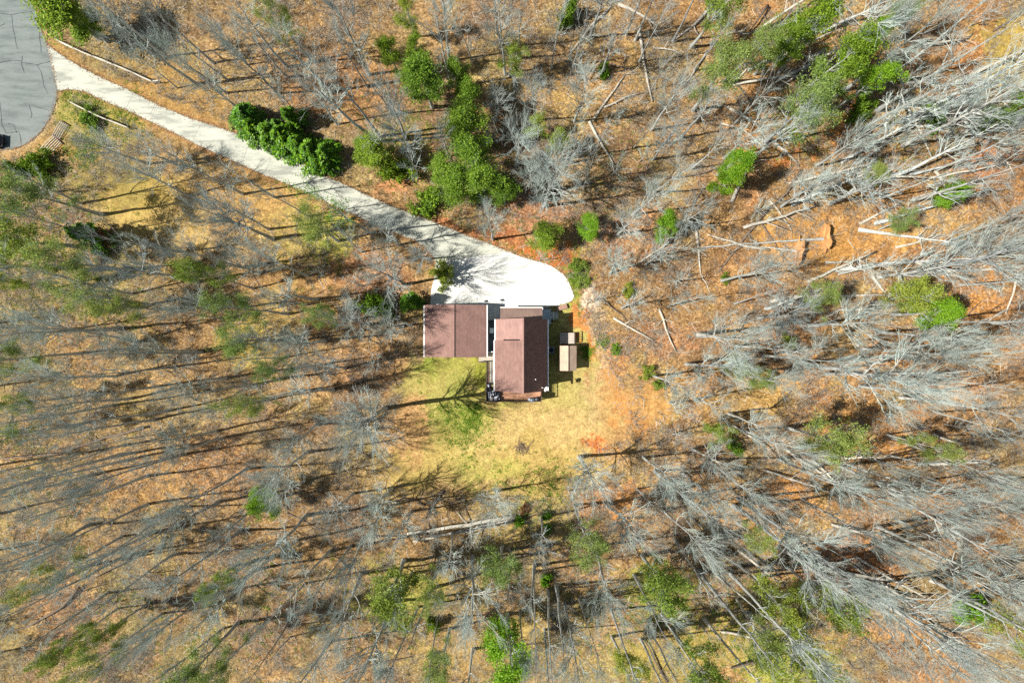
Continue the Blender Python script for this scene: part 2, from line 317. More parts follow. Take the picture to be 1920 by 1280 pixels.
# ------------------------------------------------------------------ ground
def build_ground():
    far = np.array([90, 110, 150, 220, 350, 600, 1000, 1600.])
    xs = np.concatenate([-far[::-1], np.arange(-76, 76.01, .22), far]); ys = np.concatenate([-far[::-1], np.arange(-52, 52.01, .22), far])
    X, Y = np.meshgrid(xs, ys); Z = gz(X, Y)
    PX = 960+15*X; PY = 640-15*Y
    wx = PX+(fbm(X/3, Y/3, 21, 4)-.5)*90; wy = PY+(fbm(X/3, Y/3, 47, 4)-.5)*90
    wx = wx+(fbm(X*1.4, Y*1.4, 121, 3)-.5)*42; wy = wy+(fbm(X*1.4, Y*1.4, 147, 3)-.5)*42      # ragged patch edges
    def blend(C, a, col): return C*(1-a[..., None])+np.array(col)*a[..., None]
    C = np.zeros(X.shape+(3,)); C[:] = (.275,.180,.090)
    a = np.clip((fbm(X/9, Y/9, 3, 4)-.38)*3.6, 0, 1); C = blend(C, a, (.375,.255,.125))
    a = np.clip((fbm(X/5, Y/5, 13, 4)-.49)*5, 0, 1)*.8; C = blend(C, a, (.20,.135,.085))
    a = np.clip((fbm(X/4, Y/4, 33, 4)-.54)*5, 0, 1)*.65; C = blend(C, a, (.40,.325,.13))
    a = np.clip((PX-1200)/300, 0, 1)*.75*np.clip((fbm(X/6, Y/6, 61, 3)-.30)*3, 0, 1); C = blend(C, a, (.375,.205,.085))
    a = np.clip((PX-1250)/200, 0, 1)*np.clip((fbm(X/3, Y/3, 71, 4)-.58)*6, 0, 1)*.6; C = blend(C, a, (.47,.235,.09))
    a = np.clip((fbm(X/7, Y/7, 91, 4)-.50)*4, 0, 1)*.55; C = blend(C, a, (.25,.215,.11))
    G = np.zeros(X.shape)
    ed = np.clip((500-PX)/500, 0, 1)+np.clip((PY-950)/330, 0, 1); a = np.clip(ed, 0, 1)*np.clip((fbm(X/8, Y/8, 101, 4)-.42)*4, 0, 1)*.6; C = blend(C, a, (.24,.205,.095)); G = G*(1-a)+a*.5
    blobs = [  # x, y, rx, ry, colour, strength, grassy
      (890,800,175,115,(.47,.36,.135),1.0,1),(985,820,130,100,(.52,.39,.165),1.0,1),(1085,770,95,95,(.52,.38,.165),1.0,1),
      (1110,690,50,90,(.49,.36,.18),.9,.8),(1000,870,110,55,(.46,.34,.12),.9,1),(845,705,95,42,(.39,.335,.11),1.0,1),(840,695,50,24,(.31,.32,.07),.7,1),(897,690,20,32,(.35,.38,.06),.9,1),
      (815,685,22,16,(.24,.31,.05),.7,1),(850,770,55,40,(.36,.35,.10),.8,1),(870,760,34,40,(.24,.28,.06),.6,1),(875,800,45,35,(.32,.33,.08),.6,1),(800,850,70,50,(.46,.37,.12),.8,1),
      (930,765,50,16,(.40,.40,.09),.6,1),(1030,640,40,75,(.26,.28,.07),.8,1),(1068,590,24,40,(.46,.42,.14),.9,1),(1085,520,18,45,(.24,.30,.05),.7,1),
      (1075,560,18,30,(.26,.34,.05),.7,1),(915,880,60,35,(.40,.38,.10),.6,1),(1010,960,60,40,(.44,.34,.11),.8,1),(990,1000,80,45,(.44,.32,.12),.8,1),
      (770,880,70,50,(.42,.31,.11),.6,1),(690,680,60,45,(.42,.25,.12),.6,0),(1060,700,60,60,(.42,.37,.12),.7,1),
      # lawn below the cul-de-sac and along the drive
      (200,170,90,30,(.36,.24,.08),.9,.8),(150,200,60,40,(.33,.30,.09),.9,1),(230,225,80,35,(.34,.29,.08),.9,1),(90,130,45,60,(.40,.27,.10),.8,.6),
      (60,275,80,22,(.44,.29,.12),.9,.6),(330,170,110,35,(.40,.25,.09),.8,.6),(400,210,120,28,(.38,.24,.09),.7,.6),(300,270,90,35,(.38,.25,.10),.7,.6),
      (285,385,75,55,(.50,.37,.13),1.0,.9),(260,345,60,40,(.42,.31,.09),.8,1),(330,420,60,45,(.50,.36,.14),.9,.9),(440,370,110,50,(.44,.28,.11),.7,.5),
      (200,330,70,45,(.30,.24,.08),.7,1),(520,400,90,50,(.44,.29,.11),.7,.5),(600,430,80,40,(.42,.34,.11),.7,.8),(590,480,60,40,(.48,.38,.12),.7,.9),
      (560,560,90,60,(.43,.27,.11),.6,.4),(310,490,40,25,(.40,.28,.08),.7,1),(470,640,45,35,(.42,.34,.07),.6,1),
      # clay
      (1000,466,66,17,(.52,.17,.055),1.0,.6),(1055,494,34,15,(.50,.17,.06),.95,.6),(735,345,40,22,(.50,.26,.13),.9,0),(900,440,80,14,(.36,.13,.06),.8,0),
      (1098,615,14,50,(.52,.225,.07),1.0,.9),(1085,575,10,25,(.50,.22,.09),.7,0),(1150,690,22,60,(.52,.24,.10),.8,0),(1165,770,45,70,(.48,.31,.13),.75,.8),
      (1215,770,34,60,(.52,.29,.105),.8,.9),(1190,830,60,25,(.42,.24,.11),.5,0),(1112,828,25,16,(.52,.18,.06),.95,0),(1165,930,70,30,(.50,.24,.09),.9,.7),
      (1175,940,50,32,(.52,.26,.095),.8,.8),(1240,640,50,40,(.44,.22,.12),.5,0),(1180,440,70,40,(.44,.22,.13),.5,0),(700,520,90,60,(.42,.22,.12),.6,0),
      (1122,645,13,42,(.47,.29,.12),.8,.8),(1148,705,13,42,(.50,.27,.10),.85,.9),(1172,765,14,42,(.52,.26,.09),.85,.9),(1190,815,22,28,(.52,.25,.085),.8,.9),(1240,1240,90,45,(.36,.36,.08),.7,1),(1480,1230,100,60,(.38,.38,.08),.8,1),(1240,1100,60,40,(.34,.36,.08),.7,1),(740,1110,60,40,(.34,.36,.08),.7,1),
      (600,440,50,34,(.40,.38,.09),.8,1),(520,590,50,40,(.44,.34,.12),.6,.5),(1120,560,24,30,(.62,.52,.42),.9,0),(1130,640,20,60,(.50,.36,.20),.7,0),(760,800,40,60,(.46,.27,.14),.7,0),
      (1500,455,60,45,(.50,.27,.085),.95,.8),(1560,470,70,50,(.48,.26,.085),.9,.8),(1670,440,45,22,(.56,.32,.11),.8,.8),(1720,420,80,35,(.50,.33,.13),.8,.4),
      (1580,240,22,60,(.56,.25,.06),.9,0),(1490,300,35,14,(.54,.20,.06),.8,0),(1850,300,60,30,(.56,.22,.07),.7,0),(1890,90,50,60,(.42,.32,.08),.8,1),
      (1800,560,60,50,(.46,.24,.08),.7,0),(1620,830,80,35,(.52,.27,.09),.8,0),(1480,950,70,40,(.48,.25,.09),.7,0),(1600,1050,90,40,(.40,.17,.07),.6,0),
      (1450,740,50,40,(.48,.33,.12),.6,.3),(1350,1200,90,50,(.42,.33,.10),.7,1),(1240,1240,80,50,(.42,.30,.10),.6,.8),(1030,1180,90,60,(.36,.27,.09),.6,.7),
      (760,1080,70,40,(.34,.27,.08),.6,.8),(1450,1140,60,45,(.36,.32,.09),.6,1),(860,1220,80,40,(.38,.27,.10),.5,.6),(1100,1060,60,60,(.38,.23,.10),.5,.3),
      (420,870,90,60,(.42,.24,.11),.5,0),(280,900,80,50,(.43,.26,.11),.6,0),(160,650,60,60,(.42,.25,.11),.5,0),(120,1160,80,50,(.28,.16,.09),.6,0),
      (1090,150,120,60,(.40,.24,.10),.4,0),(1080,190,60,30,(.46,.32,.12),.6,.3),(640,170,120,60,(.38,.20,.09),.5,0),(1010,405,70,30,(.42,.21,.13),.6,0)]
    for (bx, by, rx, ry, col, st, gr) in blobs:
        d = np.hypot((wx-bx)/rx, (wy-by)/ry)
        a = np.clip((1.38-d)/.72, 0, 1); a = a*a*(3-2*a)*st
        C = blend(C, a, col); G = G*(1-a)+gr*a
    # pale dusty verge on the road and drive edges
    dr = seg_dist(PX, PY, ASPH[3:24]); a = np.clip(1-dr/9, 0, 1)*.8; C = blend(C, a, (.50,.38,.24))
    dd = np.minimum(seg_dist(PX, PY, DRIVE_TOP), seg_dist(PX, PY, DRIVE_BOT)); a = np.clip(1-(dd+ (fbm(X,Y,8,3)-.5)*18)/13, 0, 1)*.7; C = blend(C, a, (.34,.19,.09))
    ny, nx = X.shape
    V = np.stack([X, Y, Z], -1).reshape(-1, 3)
    i = np.arange(ny*nx).reshape(ny, nx)
    F = np.stack([i[:-1,:-1], i[:-1,1:], i[1:,1:], i[1:,:-1]], -1).reshape(-1, 4)
    me = raw_mesh('ground', V, F, 4, M['ground'], True)
    ca = me.attributes.new('patch', 'FLOAT_COLOR', 'POINT'); ca.data.foreach_set('color', np.concatenate([C.reshape(-1,3), np.ones((nx*ny,1))], 1).astype(np.float32).ravel())
    ga = me.attributes.new('grassy', 'FLOAT', 'POINT'); ga.data.foreach_set('value', G.astype(np.float32).ravel())
    tag(link_mesh('ground', me), 'forest floor of brown leaves with dry yellow lawn and red clay', None, None, 'structure')
build_ground()

def sheet(name, poly, z, mat, label, thick=.12):
    from mathutils.geometry import tessellate_polygon
    pts = [W(x, y, 0) for x, y in poly]
    if sum(pts[i].x*pts[(i+1)%len(pts)].y-pts[(i+1)%len(pts)].x*pts[i].y for i in range(len(pts))) < 0: pts = pts[::-1]
    tris = tessellate_polygon([pts]); n = len(pts)
    vs = [(p.x,p.y,z) for p in pts]+[(p.x,p.y,z-thick) for p in pts]
    fs = []
    for t in tris:
        a, b, c = (pts[i] for i in t)
        fs.append(tuple(t) if (b-a).cross(c-a).z > 0 else tuple(reversed(t)))
    fs += [(i+n, (i+1)%n+n, (i+1)%n, i) for i in range(n)]
    m = MB(); m.add(vs, fs); o = m.build(name, mat)
    return tag(o, label, None, None, 'structure')
def rough(poly, seed, amp=1.0, step=5):
    r = random.Random(seed); out = []
    for i in range(len(poly)):
        a = poly[i]; b = poly[(i+1) % len(poly)]; L = math.hypot(b[0]-a[0], b[1]-a[1]); k = max(1, min(60, int(L/step)))
        for j in range(k):
            t = j/k; out.append((a[0]+(b[0]-a[0])*t+r.uniform(-amp, amp), a[1]+(b[1]-a[1])*t+r.uniform(-amp, amp)))
    return out
road = sheet('road', rough(ASPH, 2, .5, 6), .03, M['asphalt'], 'worn grey asphalt cul-de-sac with dark cracks')
drv = sheet('driveway', rough(DRIVE, 3, .7, 5), .05, M['drive'], 'long pale concrete driveway running from the road to the garage')
pad = sheet('pavement', rough(PAD, 4, .45, 6), .054, M['pad'], 'white concrete parking pad in front of the garage')
def crack_strip(par, name, lines, z, w, mat, seed):
    r = random.Random(seed); m = MB()
    for ln in lines:
        pts = []
        for i in range(len(ln)-1):
            a, b = ln[i], ln[i+1]; k = max(2, int(math.hypot(b[0]-a[0], b[1]-a[1])/6))
            for j in range(k):
                t = j/k; pts.append((a[0]+(b[0]-a[0])*t+r.uniform(-.5,.5), a[1]+(b[1]-a[1])*t+r.uniform(-.5,.5)))
        pts.append(ln[-1]); P = [W(*p) for p in pts]
        vs = []; 
        for i, p in enumerate(P):
            d = (P[min(i+1,len(P)-1)]-P[max(i-1,0)]).normalized(); q = Vector((-d.y,d.x,0))*w*r.uniform(.5,1.3)*.5
            vs += [(p.x+q.x,p.y+q.y,z),(p.x-q.x,p.y-q.y,z)]
        m.add(vs, [(2*i,2*i+1,2*i+3,2*i+2) for i in range(len(P)-1)])
    o = m.build(name, mat, par); return o
crack_strip(road, 'crack', [[(0,25),(20,28),(42,25),(60,22)],[(22,28),(25,55),(33,92)],[(0,118),(22,114),(40,115)],[(42,105),(41,120),(46,137)],[(42,118),(70,122),(97,115)],
    [(70,122),(78,135),(82,160),(90,176)],[(0,190),(4,235),(12,250)],[(15,232),(26,234),(32,250)],[(55,198),(60,215),(58,222)],[(66,201),(90,206)],[(0,50),(10,45)],[(72,40),(78,100)],[(12,250),(36,247),(40,268)]], .036, .085, M['crack'], 5)
crack_strip(drv, 'joint', [[(236,206),(250,176)],[(283,224),(297,190)],[(290,197),(282,216)],[(362,262),(378,232)],[(455,303),(470,262)],[(560,352),(575,313)],[(660,398),(680,362)],[(740,433),(765,398)]], .058, .045, M['patchline'], 6)
crack_strip(pad, 'joint', [[(930,470),(931,572)],[(975,482),(974,575)],[(1020,494),(1020,574)],[(818,524),(1062,524)]], .062, .03, simple('joint_pale', (.40,.40,.38), (.46,.46,.44), 5), 7)

# ------------------------------------------------------------------ garage
def wall_windows(par, specs):
    for (x, y, z, w, h, ax) in specs:
        f = MB(); g = MB()
        if ax == 'x':
            f.box(x-.03, x+.05, y-w/2-.06, y+w/2+.06, z-.06, z+h+.06); g.box(x-.028, x+.056, y-w/2, y+w/2, z, z+h)
        else:
            f.box(x-w/2-.06, x+w/2+.06, y-.05, y+.05, z-.06, z+h+.06); g.box(x-w/2, x+w/2, y-.056, y+.056, z, z+h)
        o = f.build('window', M['white'], par); g.build('pane', M['glass'], o)
def gable(par, xw, xr, xe, y0, y1, ze_w, zr, ze_e, matw, mate, th=.16):
    m = MB(); m.add([(xw,y0,ze_w),(xr,y0,zr),(xr,y1,zr),(xw,y1,ze_w),(xw,y0,ze_w-th),(xr,y0,zr-th),(xr,y1,zr-th),(xw,y1,ze_w-th)],
                    [(0,1,2,3),(7,6,5,4),(0,4,5,1),(3,2,6,7),(0,3,7,4)])
    a = m.build('roof', matw, par)
    m = MB(); m.add([(xe,y0,ze_e),(xr,y0,zr),(xr,y1,zr),(xe,y1,ze_e),(xe,y0,ze_e-th),(xr,y0,zr-th),(xr,y1,zr-th),(xe,y1,ze_e-th)],
                    [(3,2,1,0),(4,5,6,7),(1,5,4,0),(7,6,2,3),(4,7,3,0)])
    b = m.build('roof', mate, par)
    return a, b
def gable_walls(par, xw, xr, xe, y0, y1, zw, zr, ze, mat):
    m = MB(); m.add([(xw,y0,-.1),(xe,y0,-.1),(xe,y0,ze),(xr,y0,zr),(xw,y0,zw),(xw,y1,-.1),(xe,y1,-.1),(xe,y1,ze),(xr,y1,zr),(xw,y1,zw)],
                    [(0,1,2,3,4),(9,8,7,6,5),(1,6,7,2),(5,0,4,9)])
    return m.build('wall', mat, par)

gx0 = W(796,0,2.9).x; gx1 = W(912.5,0,2.9).x; gr = W(853,0,4.2).x; gy1 = W(0,571.5,3.3).y; gy0 = W(0,669.5,3.3).y
gar = thing('garage', 'garage with broad reddish brown gabled roof beside the white parking pad', 'garage', ((gx0+gx1)/2, (gy0+gy1)/2, 0))
gar.location = (0,0,0)
gable(gar, gx0, gr, gx1, gy0, gy1, 2.9, 4.25, 2.9, M['shingle'], M['shingle'])
gable_walls(gar, gx0+.35, gr, gx1-.35, gy0+.25, gy1-.25, 2.84, 4.05, 2.84, M['siding'])
m = MB(); m.box(gx0-.13, gx0, gy0, gy1, 2.76, 2.90); m.build('gutter', M['white'], gar)
m = MB(); m.box(gx1, gx1+.13, gy0, gy1, 2.76, 2.90); m.build('gutter', M['white'], gar)
m = MB(); m.add([(gr-.09,gy0,4.225),(gr-.09,gy1,4.225),(gr,gy1,4.29),(gr,gy0,4.29),(gr+.09,gy0,4.225),(gr+.09,gy1,4.225)],[(3,2,1,0),(4,5,2,3)]); m.build('ridge_cap', M['raildark'], gar)
for dx in (-1.75, 1.75):
    m = MB(); cx = (gx0+gx1)/2+dx
    for k in range(4): m.box(cx-1.25, cx+1.25, gy1-.26, gy1-.20, .02+k*.54, .54+k*.54)
    m.build('door', M['white'], gar, bevel=.01)
wall_windows(gar, [(gx0+.35, gy0+2.2, 1.1, 1.0, 1.0, 'x'), ((gx0+gx1)/2, gy0+.25, 1.1, 1.1, 1.0, 'y')])

# ------------------------------------------------------------------ house
hE = 4.6; hR = 8.65
xw = W(929,0,hE).x; xe = W(1026.5,0,hE).x; xr = W(979.5,0,hR).x; yn = W(0,597,7.2).y; ys_ = W(0,735.5,7.2).y; ym = W(0,637.5,7.2).y
hou = thing('house', 'two storey house with steep brown gabled roof between garage and shed', 'house')
a, b_ = gable(hou, xw+.02, xr, xe, ym, yn, hE, hR, hE, M['shingle_old'], M['shingle'])
tag(a, 'paler upper west slope of the house roof')
bpy.data.objects.remove(b_)
a, b_ = gable(hou, xw-.09, xr, xe, ys_, ym, hE-.05+.0, hR+.10, hE, M['shingle'], M['shingle'])
bpy.data.objects.remove(b_)
# one long east slope
m = MB(); m.add([(xe,ys_,hE),(xr,ys_,hR),(xr,yn,hR),(xe,yn,hE),(xe,ys_,hE-.16),(xr,ys_,hR-.16),(xr,yn,hR-.16),(xe,yn,hE-.16)],
                [(3,2,1,0),(4,5,6,7),(1,5,4,0),(7,6,2,3),(4,7,3,0)]); m.build('roof', M['shingle'], hou)
m = MB(); m.box(xr-.02, xr+.16, ys_-.02, yn+.02, hR-.12, hR+.13); m.build('ridge_cap', M['shingle_old'], hou)
# black bar in place of the shadow line between the two west slopes
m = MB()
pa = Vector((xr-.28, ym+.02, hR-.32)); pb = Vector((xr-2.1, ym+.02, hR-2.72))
m.bar(pa, pb, .13, .16); m.build('shadow_strip', M['black'], hou)
gable_walls(hou, xw+.45, xr, xe-.45, ys_+.35, yn-.3, hE+.25, hR-.22, hE+.25, M['siding'])
m = MB(); m.box(xe, xe+.13, ys_, yn, hE-.14, hE); m.build('gutter', M['white'], hou)
m = MB(); m.box(xw-.22, xw-.09, ys_, ym, hE-.19, hE-.05); m.box(xw-.12, xw+.02, ym+.003, yn, hE-.14, hE); m.build('gutter', M['white'], hou)
wall_windows(hou, [(xe-.45, 0.6, 3.3, 1.2, 1.2, 'x'), (xe-.45, -3.2, 3.3, 1.2, 1.2, 'x'), (xe-.45, -1.2, .9, 1.0, 1.0, 'x'), (xr-1.2, ys_+.35, 3.1, 1.0, 1.3, 'y'), (xr+1.4, ys_+.35, .8, 1.2, 1.1, 'y'), (xr, ys_+.35, 6.0, .9, .9, 'y')])
m = MB(); m.box(xr+.1, xr+1.9, ys_+.26, ys_+.33, 2.16, 4.2); o = m.build('door', M['white'], hou); g = MB(); g.box(xr+.22, xr+.95, ys_+.25, ys_+.265, 2.3, 4.05); g.box(xr+1.05, xr+1.78, ys_+.25, ys_+.265, 2.3, 4.05); g.build('pane', M['glass'], o)
# vent pipe on the east slope
vp = W(1004,711,7.2); m = MB(); m.tube([(vp.x,vp.y,hR-(vp.x-xr)*(hR-hE)/(xe-xr)-.1),(vp.x,vp.y,hR-(vp.x-xr)*(hR-hE)/(xe-xr)+.75)], [.06,.06], 10); m.build('vent_pipe', M['white'], hou)
# north porch roof, sloping gently north
px0 = W(938,0,3.6).x; px1 = W(1017,0,3.6).x; py1 = W(0,577,3.2).y; 
m = MB(); m.add([(px0,yn+.05,4.3),(px1,yn+.05,4.3),(px1,py1,3.2),(px0,py1,3.2),(px0,yn+.05,4.16),(px1,yn+.05,4.16),(px1,py1,3.06),(px0,py1,3.06)],[(0,1,2,3),(7,6,5,4),(4,5,1,0),(5,6,2,1),(6,7,3,2),(7,4,0,3)])
m.build('porch_roof', M['shingle_brown'], hou)
m = MB(); m.box(px0-.02, px1+.02, py1, py1+.10, 3.06, 3.22); m.box(px1, px1+.08, yn+.05, py1, 3.2, 3.3); m.build('fascia', M['white'], hou)
for x_ in (px0+.3, px1-.3):
    m = MB(); m.box(x_-.08, x_+.08, py1-.35, py1-.19, .4, 3.1); m.build('post', M['white'], hou)
m = MB(); m.box(px0+.1, px1+.9, yn-.2, py1-.05, .056, .45); m.build('porch_floor', M['drive'], hou)
sx = W(1033,0,.6).x; 
m = MB(); m.box(px1+.15, sx, W(0,608,.6).y, py1-.02, .0, .7); m.build('porch_floor', simple('porch_boards', (.34,.42,.46), (.42,.50,.55), 3, .7, .0, (6,.5,1)), hou)
m = MB(); m.box(sx+.02, sx+.5, W(0,598,.4).y, W(0,584,.4).y, 0, .45); m.box(sx+.5, sx+.95, W(0,598,.2).y, W(0,584,.2).y, 0, .22); m.build('step', M['drive'], hou)
m = MB()
for yy in (600.5, 585.5): m.bar(W(1038,yy,0), W(1038,yy,1.0), .05, .05)
m.bar(W(1038,600.5,1.0), W(1038,585.5,1.0), .05, .05); m.build('handrail', M['white'], hou)

# shaded walkway between garage and house
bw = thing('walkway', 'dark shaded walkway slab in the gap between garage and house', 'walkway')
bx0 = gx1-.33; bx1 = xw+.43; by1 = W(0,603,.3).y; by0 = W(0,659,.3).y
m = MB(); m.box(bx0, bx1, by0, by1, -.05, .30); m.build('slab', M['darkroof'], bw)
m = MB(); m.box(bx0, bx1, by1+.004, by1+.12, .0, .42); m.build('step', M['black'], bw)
hp = W(921.5,619.5,1.0); hb = thing('stand_in_box', 'white two panel stand-in box in the dark walkway', 'stand_in_box', (hp.x,hp.y,.30))  # stands in for a pale rectangle taken as window reflection or AC unit
m = MB(); m.box(-.24,.24,-.33,.33,0,.60); m.build('body', M['palebox'], hb, bevel=.02)
m = MB(); m.box(-.22,-.015,-.31,.31,.603,.64); m.build('lid', M['palebox'], hb, bevel=.01)
m = MB(); m.box(.015,.22,-.31,.31,.603,.64); m.build('lid', M['palebox'], hb, bevel=.01)
m = MB(); pts = [W(914+i*2.2, 661-1.5*math.sin(i/7*math.pi*.9), 2.3) for i in range(8)]; m.tube(pts, [.06]*8, 8); m.build('pipe', M['white'], bw)

# satellite dish
sd = W(1024,729.5,6.1); dish = thing('satellite_dish', 'white satellite dish at the south east corner of the house roof', 'satellite dish', sd)
m = MB(); n_ = Vector((-.85,.35,.36)).normalized(); a1 = n_.cross(Vector((0,0,1))).normalized(); a2 = a1.cross(n_)
vs = [Vector((0,0,0))]; fs = []
for ring in range(1, 5):
    rr = ring/4*.31
    for k in range(20):
        t = k/20*2*math.pi; vs.append(a1*rr*math.cos(t)+a2*rr*1.12*math.sin(t)+n_*(rr*rr*.5))
for k in range(20): fs.append((0, 1+k, 1+(k+1)%20))
for ring in range(3):
    for k in range(20): fs.append((1+ring*20+k, 1+(ring+1)*20+k, 1+(ring+1)*20+(k+1)%20, 1+ring*20+(k+1)%20))
m.add(vs, fs); o = m.build('reflector', M['white'], dish, True); sm = o.modifiers.new('s', 'SOLIDIFY'); sm.thickness = .02
m = MB(); m.tube([Vector((0,0,-.05))-n_*.02, Vector((.05,.1,-.45)), Vector((.05,.1,-.62))], [.03,.03,.03], 8); m.build('mast', M['white'], dish)
m = MB(); m.tube([a2*-.38+n_*.05, n_*.45-a2*.15], [.015,.015], 6); m.tube([n_*.40-a2*.15, n_*.54-a2*.15], [.06,.05], 8); m.build('receiver_arm', M['white'], dish)

# ------------------------------------------------------------------ deck and its furniture
DH = 2.1
dk = thing('wooden_deck', 'raised wooden deck wrapping the west and south sides of the house', 'deck')
dx0 = W(912,0,DH).x; dx1 = W(1014,0,DH).x; dy0 = W(0,751,DH).y; dyn = W(0,678,DH).y; dxm = xw+.44
def boards(x0, x1, y0, y1, z, along, w=.14, gap=.012):
    m = MB(); n = max(1, int(((x1-x0) if along == 'y' else (y1-y0))/w))
    for i in range(n):
        if along == 'y': a = x0+(x1-x0)*i/n; m.box(a, a+(x1-x0)/n-gap, y0, y1, z-.04, z)
        else: a = y0+(y1-y0)*i/n; m.box(x0, x1, a, a+(y1-y0)/n-gap, z-.04, z)
    return m
boards(dx0+.42, dxm, ys_+.5, dyn, DH, 'y').build('deck_boards', M['deck_old'], dk)
boards(dx0+.05, dx1, dy0, ys_+.34, DH, 'y').build('deck_boards', M['deck_new'], dk)
boards(dx0+.05, dx0+.40, ys_+.36, dyn, DH-.05, 'x').build('bench_seat', M['deck_dark'], dk)
boards(W(898,0,DH).x, dxm, dyn+.02, W(0,663,DH).y, DH, 'x').build('deck_boards', M['deck_old'], dk)
m = MB(); 
for (ax, ay, bx_, by_) in ((dx0, dy0, dx1, dy0), (dx1, dy0, dx1, ys_+.30), (dx0, dy0, dx0, dyn), (W(898,0,DH).x, dyn, dx0, dyn)):
    m.bar((ax,ay,DH+.95), (bx_,by_,DH+.95), .09, .05); m.bar((ax,ay,DH+.12), (bx_,by_,DH+.12), .05, .07)
    L = math.hypot(bx_-ax, by_-ay); k = max(2, int(L/.16))
    for i in range(k+1):
        t = i/k; m.bar((ax+(bx_-ax)*t, ay+(by_-ay)*t, DH+.1), (ax+(bx_-ax)*t, ay+(by_-ay)*t, DH+.94), .04, .035)
m.build('railing', M['raildark'], dk)
for (x_, y_) in ((dx0,dy0),(dx0,-5.2),(dx0,dyn),(0,dy0),(dx1,dy0),(dx1,ys_+.3),(-1.6,dy0),(1.8,dy0)):
    m = MB(); m.box(x_-.07, x_+.07, y_-.07, y_+.07, -.1, DH+1.02); m.build('post', M['deck_dark'], dk)
# furniture: built once and copied
def copy_tree(o, loc, rz, label):
    r = o.copy(); COL.objects.link(r); r.location = loc; r.rotation_euler = (0,0,rz); r['label'] = label
    for ch in list(o.children):
        c = ch.copy(); COL.objects.link(c); c.parent = r
        for g in list(ch.children):
            d = g.copy(); COL.objects.link(d); d.parent = c
    return r
def lounge():
    t = thing('lounge_chair', 'black deck lounger with long pale cushion along the west railing', 'lounge chair', group='loungers in the deck corner')
    m = MB(); m.box(-.35,.35,-.85,.85,.26,.33); m.box(-.37,-.31,-.85,.85,.33,.52); m.box(.31,.37,-.85,.85,.33,.52); m.build('frame', M['black'], t, bevel=.01)
    m = MB(); m.bar((0,.30,.40),(0,.86,.86),.62,.07); m.build('backrest', M['black'], t, bevel=.01)
    m = MB(); m.box(-.10,.24,-.80,.30,.335,.42); m.build('cushion', M['cushion'], t, bevel=.03)
    for x_ in (-.32,.32):
        for y_ in (-.8,.75): m = MB(); m.box(x_-.03,x_+.03,y_-.03,y_+.03,0,.26); m.build('leg', M['black'], t)
    return t
l1 = lounge(); p = W(917.0,738.5,DH); l1.location = (p.x, p.y, DH); l1.rotation_euler = (0,0,math.radians(8))
p = W(918.0,724.5,DH); c_ = copy_tree(l1, (p.x, p.y, DH), math.radians(200), 'short black deck chair with pale cushion, topmost in the deck corner'); c_.scale = (.8,.5,.9)
def armchair():
    t = thing('patio_chair', 'patio chair with lilac grey cushion beside the lounger', 'patio chair', group='patio chairs in the deck corner')
    m = MB(); m.box(-.32,.32,-.30,.30,.22,.30); m.box(-.36,-.30,-.32,.32,.0,.58); m.box(.30,.36,-.32,.32,.0,.58); m.build('frame', M['black'], t, bevel=.01)
    m = MB(); m.box(-.29,.29,-.27,.24,.30,.42); m.build('cushion', M['cushion'], t, bevel=.03)
    m = MB(); m.bar((0,.27,.30),(0,.36,.85),.60,.08); m.build('backrest', M['black'], t, bevel=.01)
    return t
a1_ = armchair(); p = W(925.2,736.5,DH); a1_.location = (p.x,p.y,DH); a1_.rotation_euler = (0,0,math.radians(-90))
p = W(929.5,746.5,DH); copy_tree(a1_, (p.x,p.y,DH), math.radians(180), 'patio chair with pale cushion nearest the south railing')
p = W(931.5,738.0,DH); c_ = copy_tree(a1_, (p.x,p.y,DH), math.radians(5), 'patio chair tucked against the house wall corner')
p = W(921.6,747.8,DH); t = thing('side_table', 'small round tan side table among the deck chairs', 'table', (p.x,p.y,DH))
m = MB(); m.lathe((0,0,0), [(.02,.50),(.20,.50),(.21,.52),(.21,.545),(.20,.56),(.0,.56)], 18); m.build('table_top', M['tan'], t)
m = MB(); m.lathe((0,0,0), [(.15,0),(.15,.03),(.03,.05),(.03,.5)], 12); m.build('stand', M['black'], t)
p = W(936,747.5,DH); t = thing('storage_box', 'black deck storage box with white cup on its lid', 'storage box', (p.x,p.y,DH))
m = MB(); m.box(-.24,.24,-.24,.24,0,.42); m.build('body', M['black'], t, bevel=.02); m = MB(); m.box(-.26,.26,-.26,.26,.425,.47); m.build('lid', M['black'], t, bevel=.01)
p = W(936,747.5,DH+.5); m = MB(); m.lathe((p.x,p.y,DH+.47), [(.05,0),(.065,.12),(.055,.12),(.045,.02)], 12); tag(m.build('cup', M['white'], None, True), 'white cup standing on the black storage box lid', 'cup')
p = W(997.5,748.5,DH); t = thing('gas_grill', 'blue grey gas grill by the south railing of the deck', 'grill', (p.x,p.y,DH))
m = MB(); m.box(-.34,.30,-.24,.22,.18,.78); m.build('cabinet', M['greysteel'], t, bevel=.02)
m = MB(); vs = []; k = 8
for xx in (-.32,.28):
    for i in range(k+1): tt = math.pi*i/k; vs.append((xx, -.01+.23*math.cos(tt), .79+.22*math.sin(tt)))
m.add(vs, [(i,i+1,i+k+2,i+k+1) for i in range(k)]+[tuple(range(k+1))[::-1], tuple(range(k+1,2*k+2))]); m.build('lid', M['greysteel'], t, True)
m = MB(); m.box(-.20,.14,-.29,-.25,.84,.88); m.box(-.52,-.35,-.20,.18,.74,.78); m.box(.31,.50,-.20,.18,.74,.78); m.build('side_shelf', M['cushion'], t)
p = W(1008.5,746.5,DH); t = thing('kettle_grill', 'round black kettle grill in the deck corner beside the gas grill', 'grill', (p.x,p.y,DH))
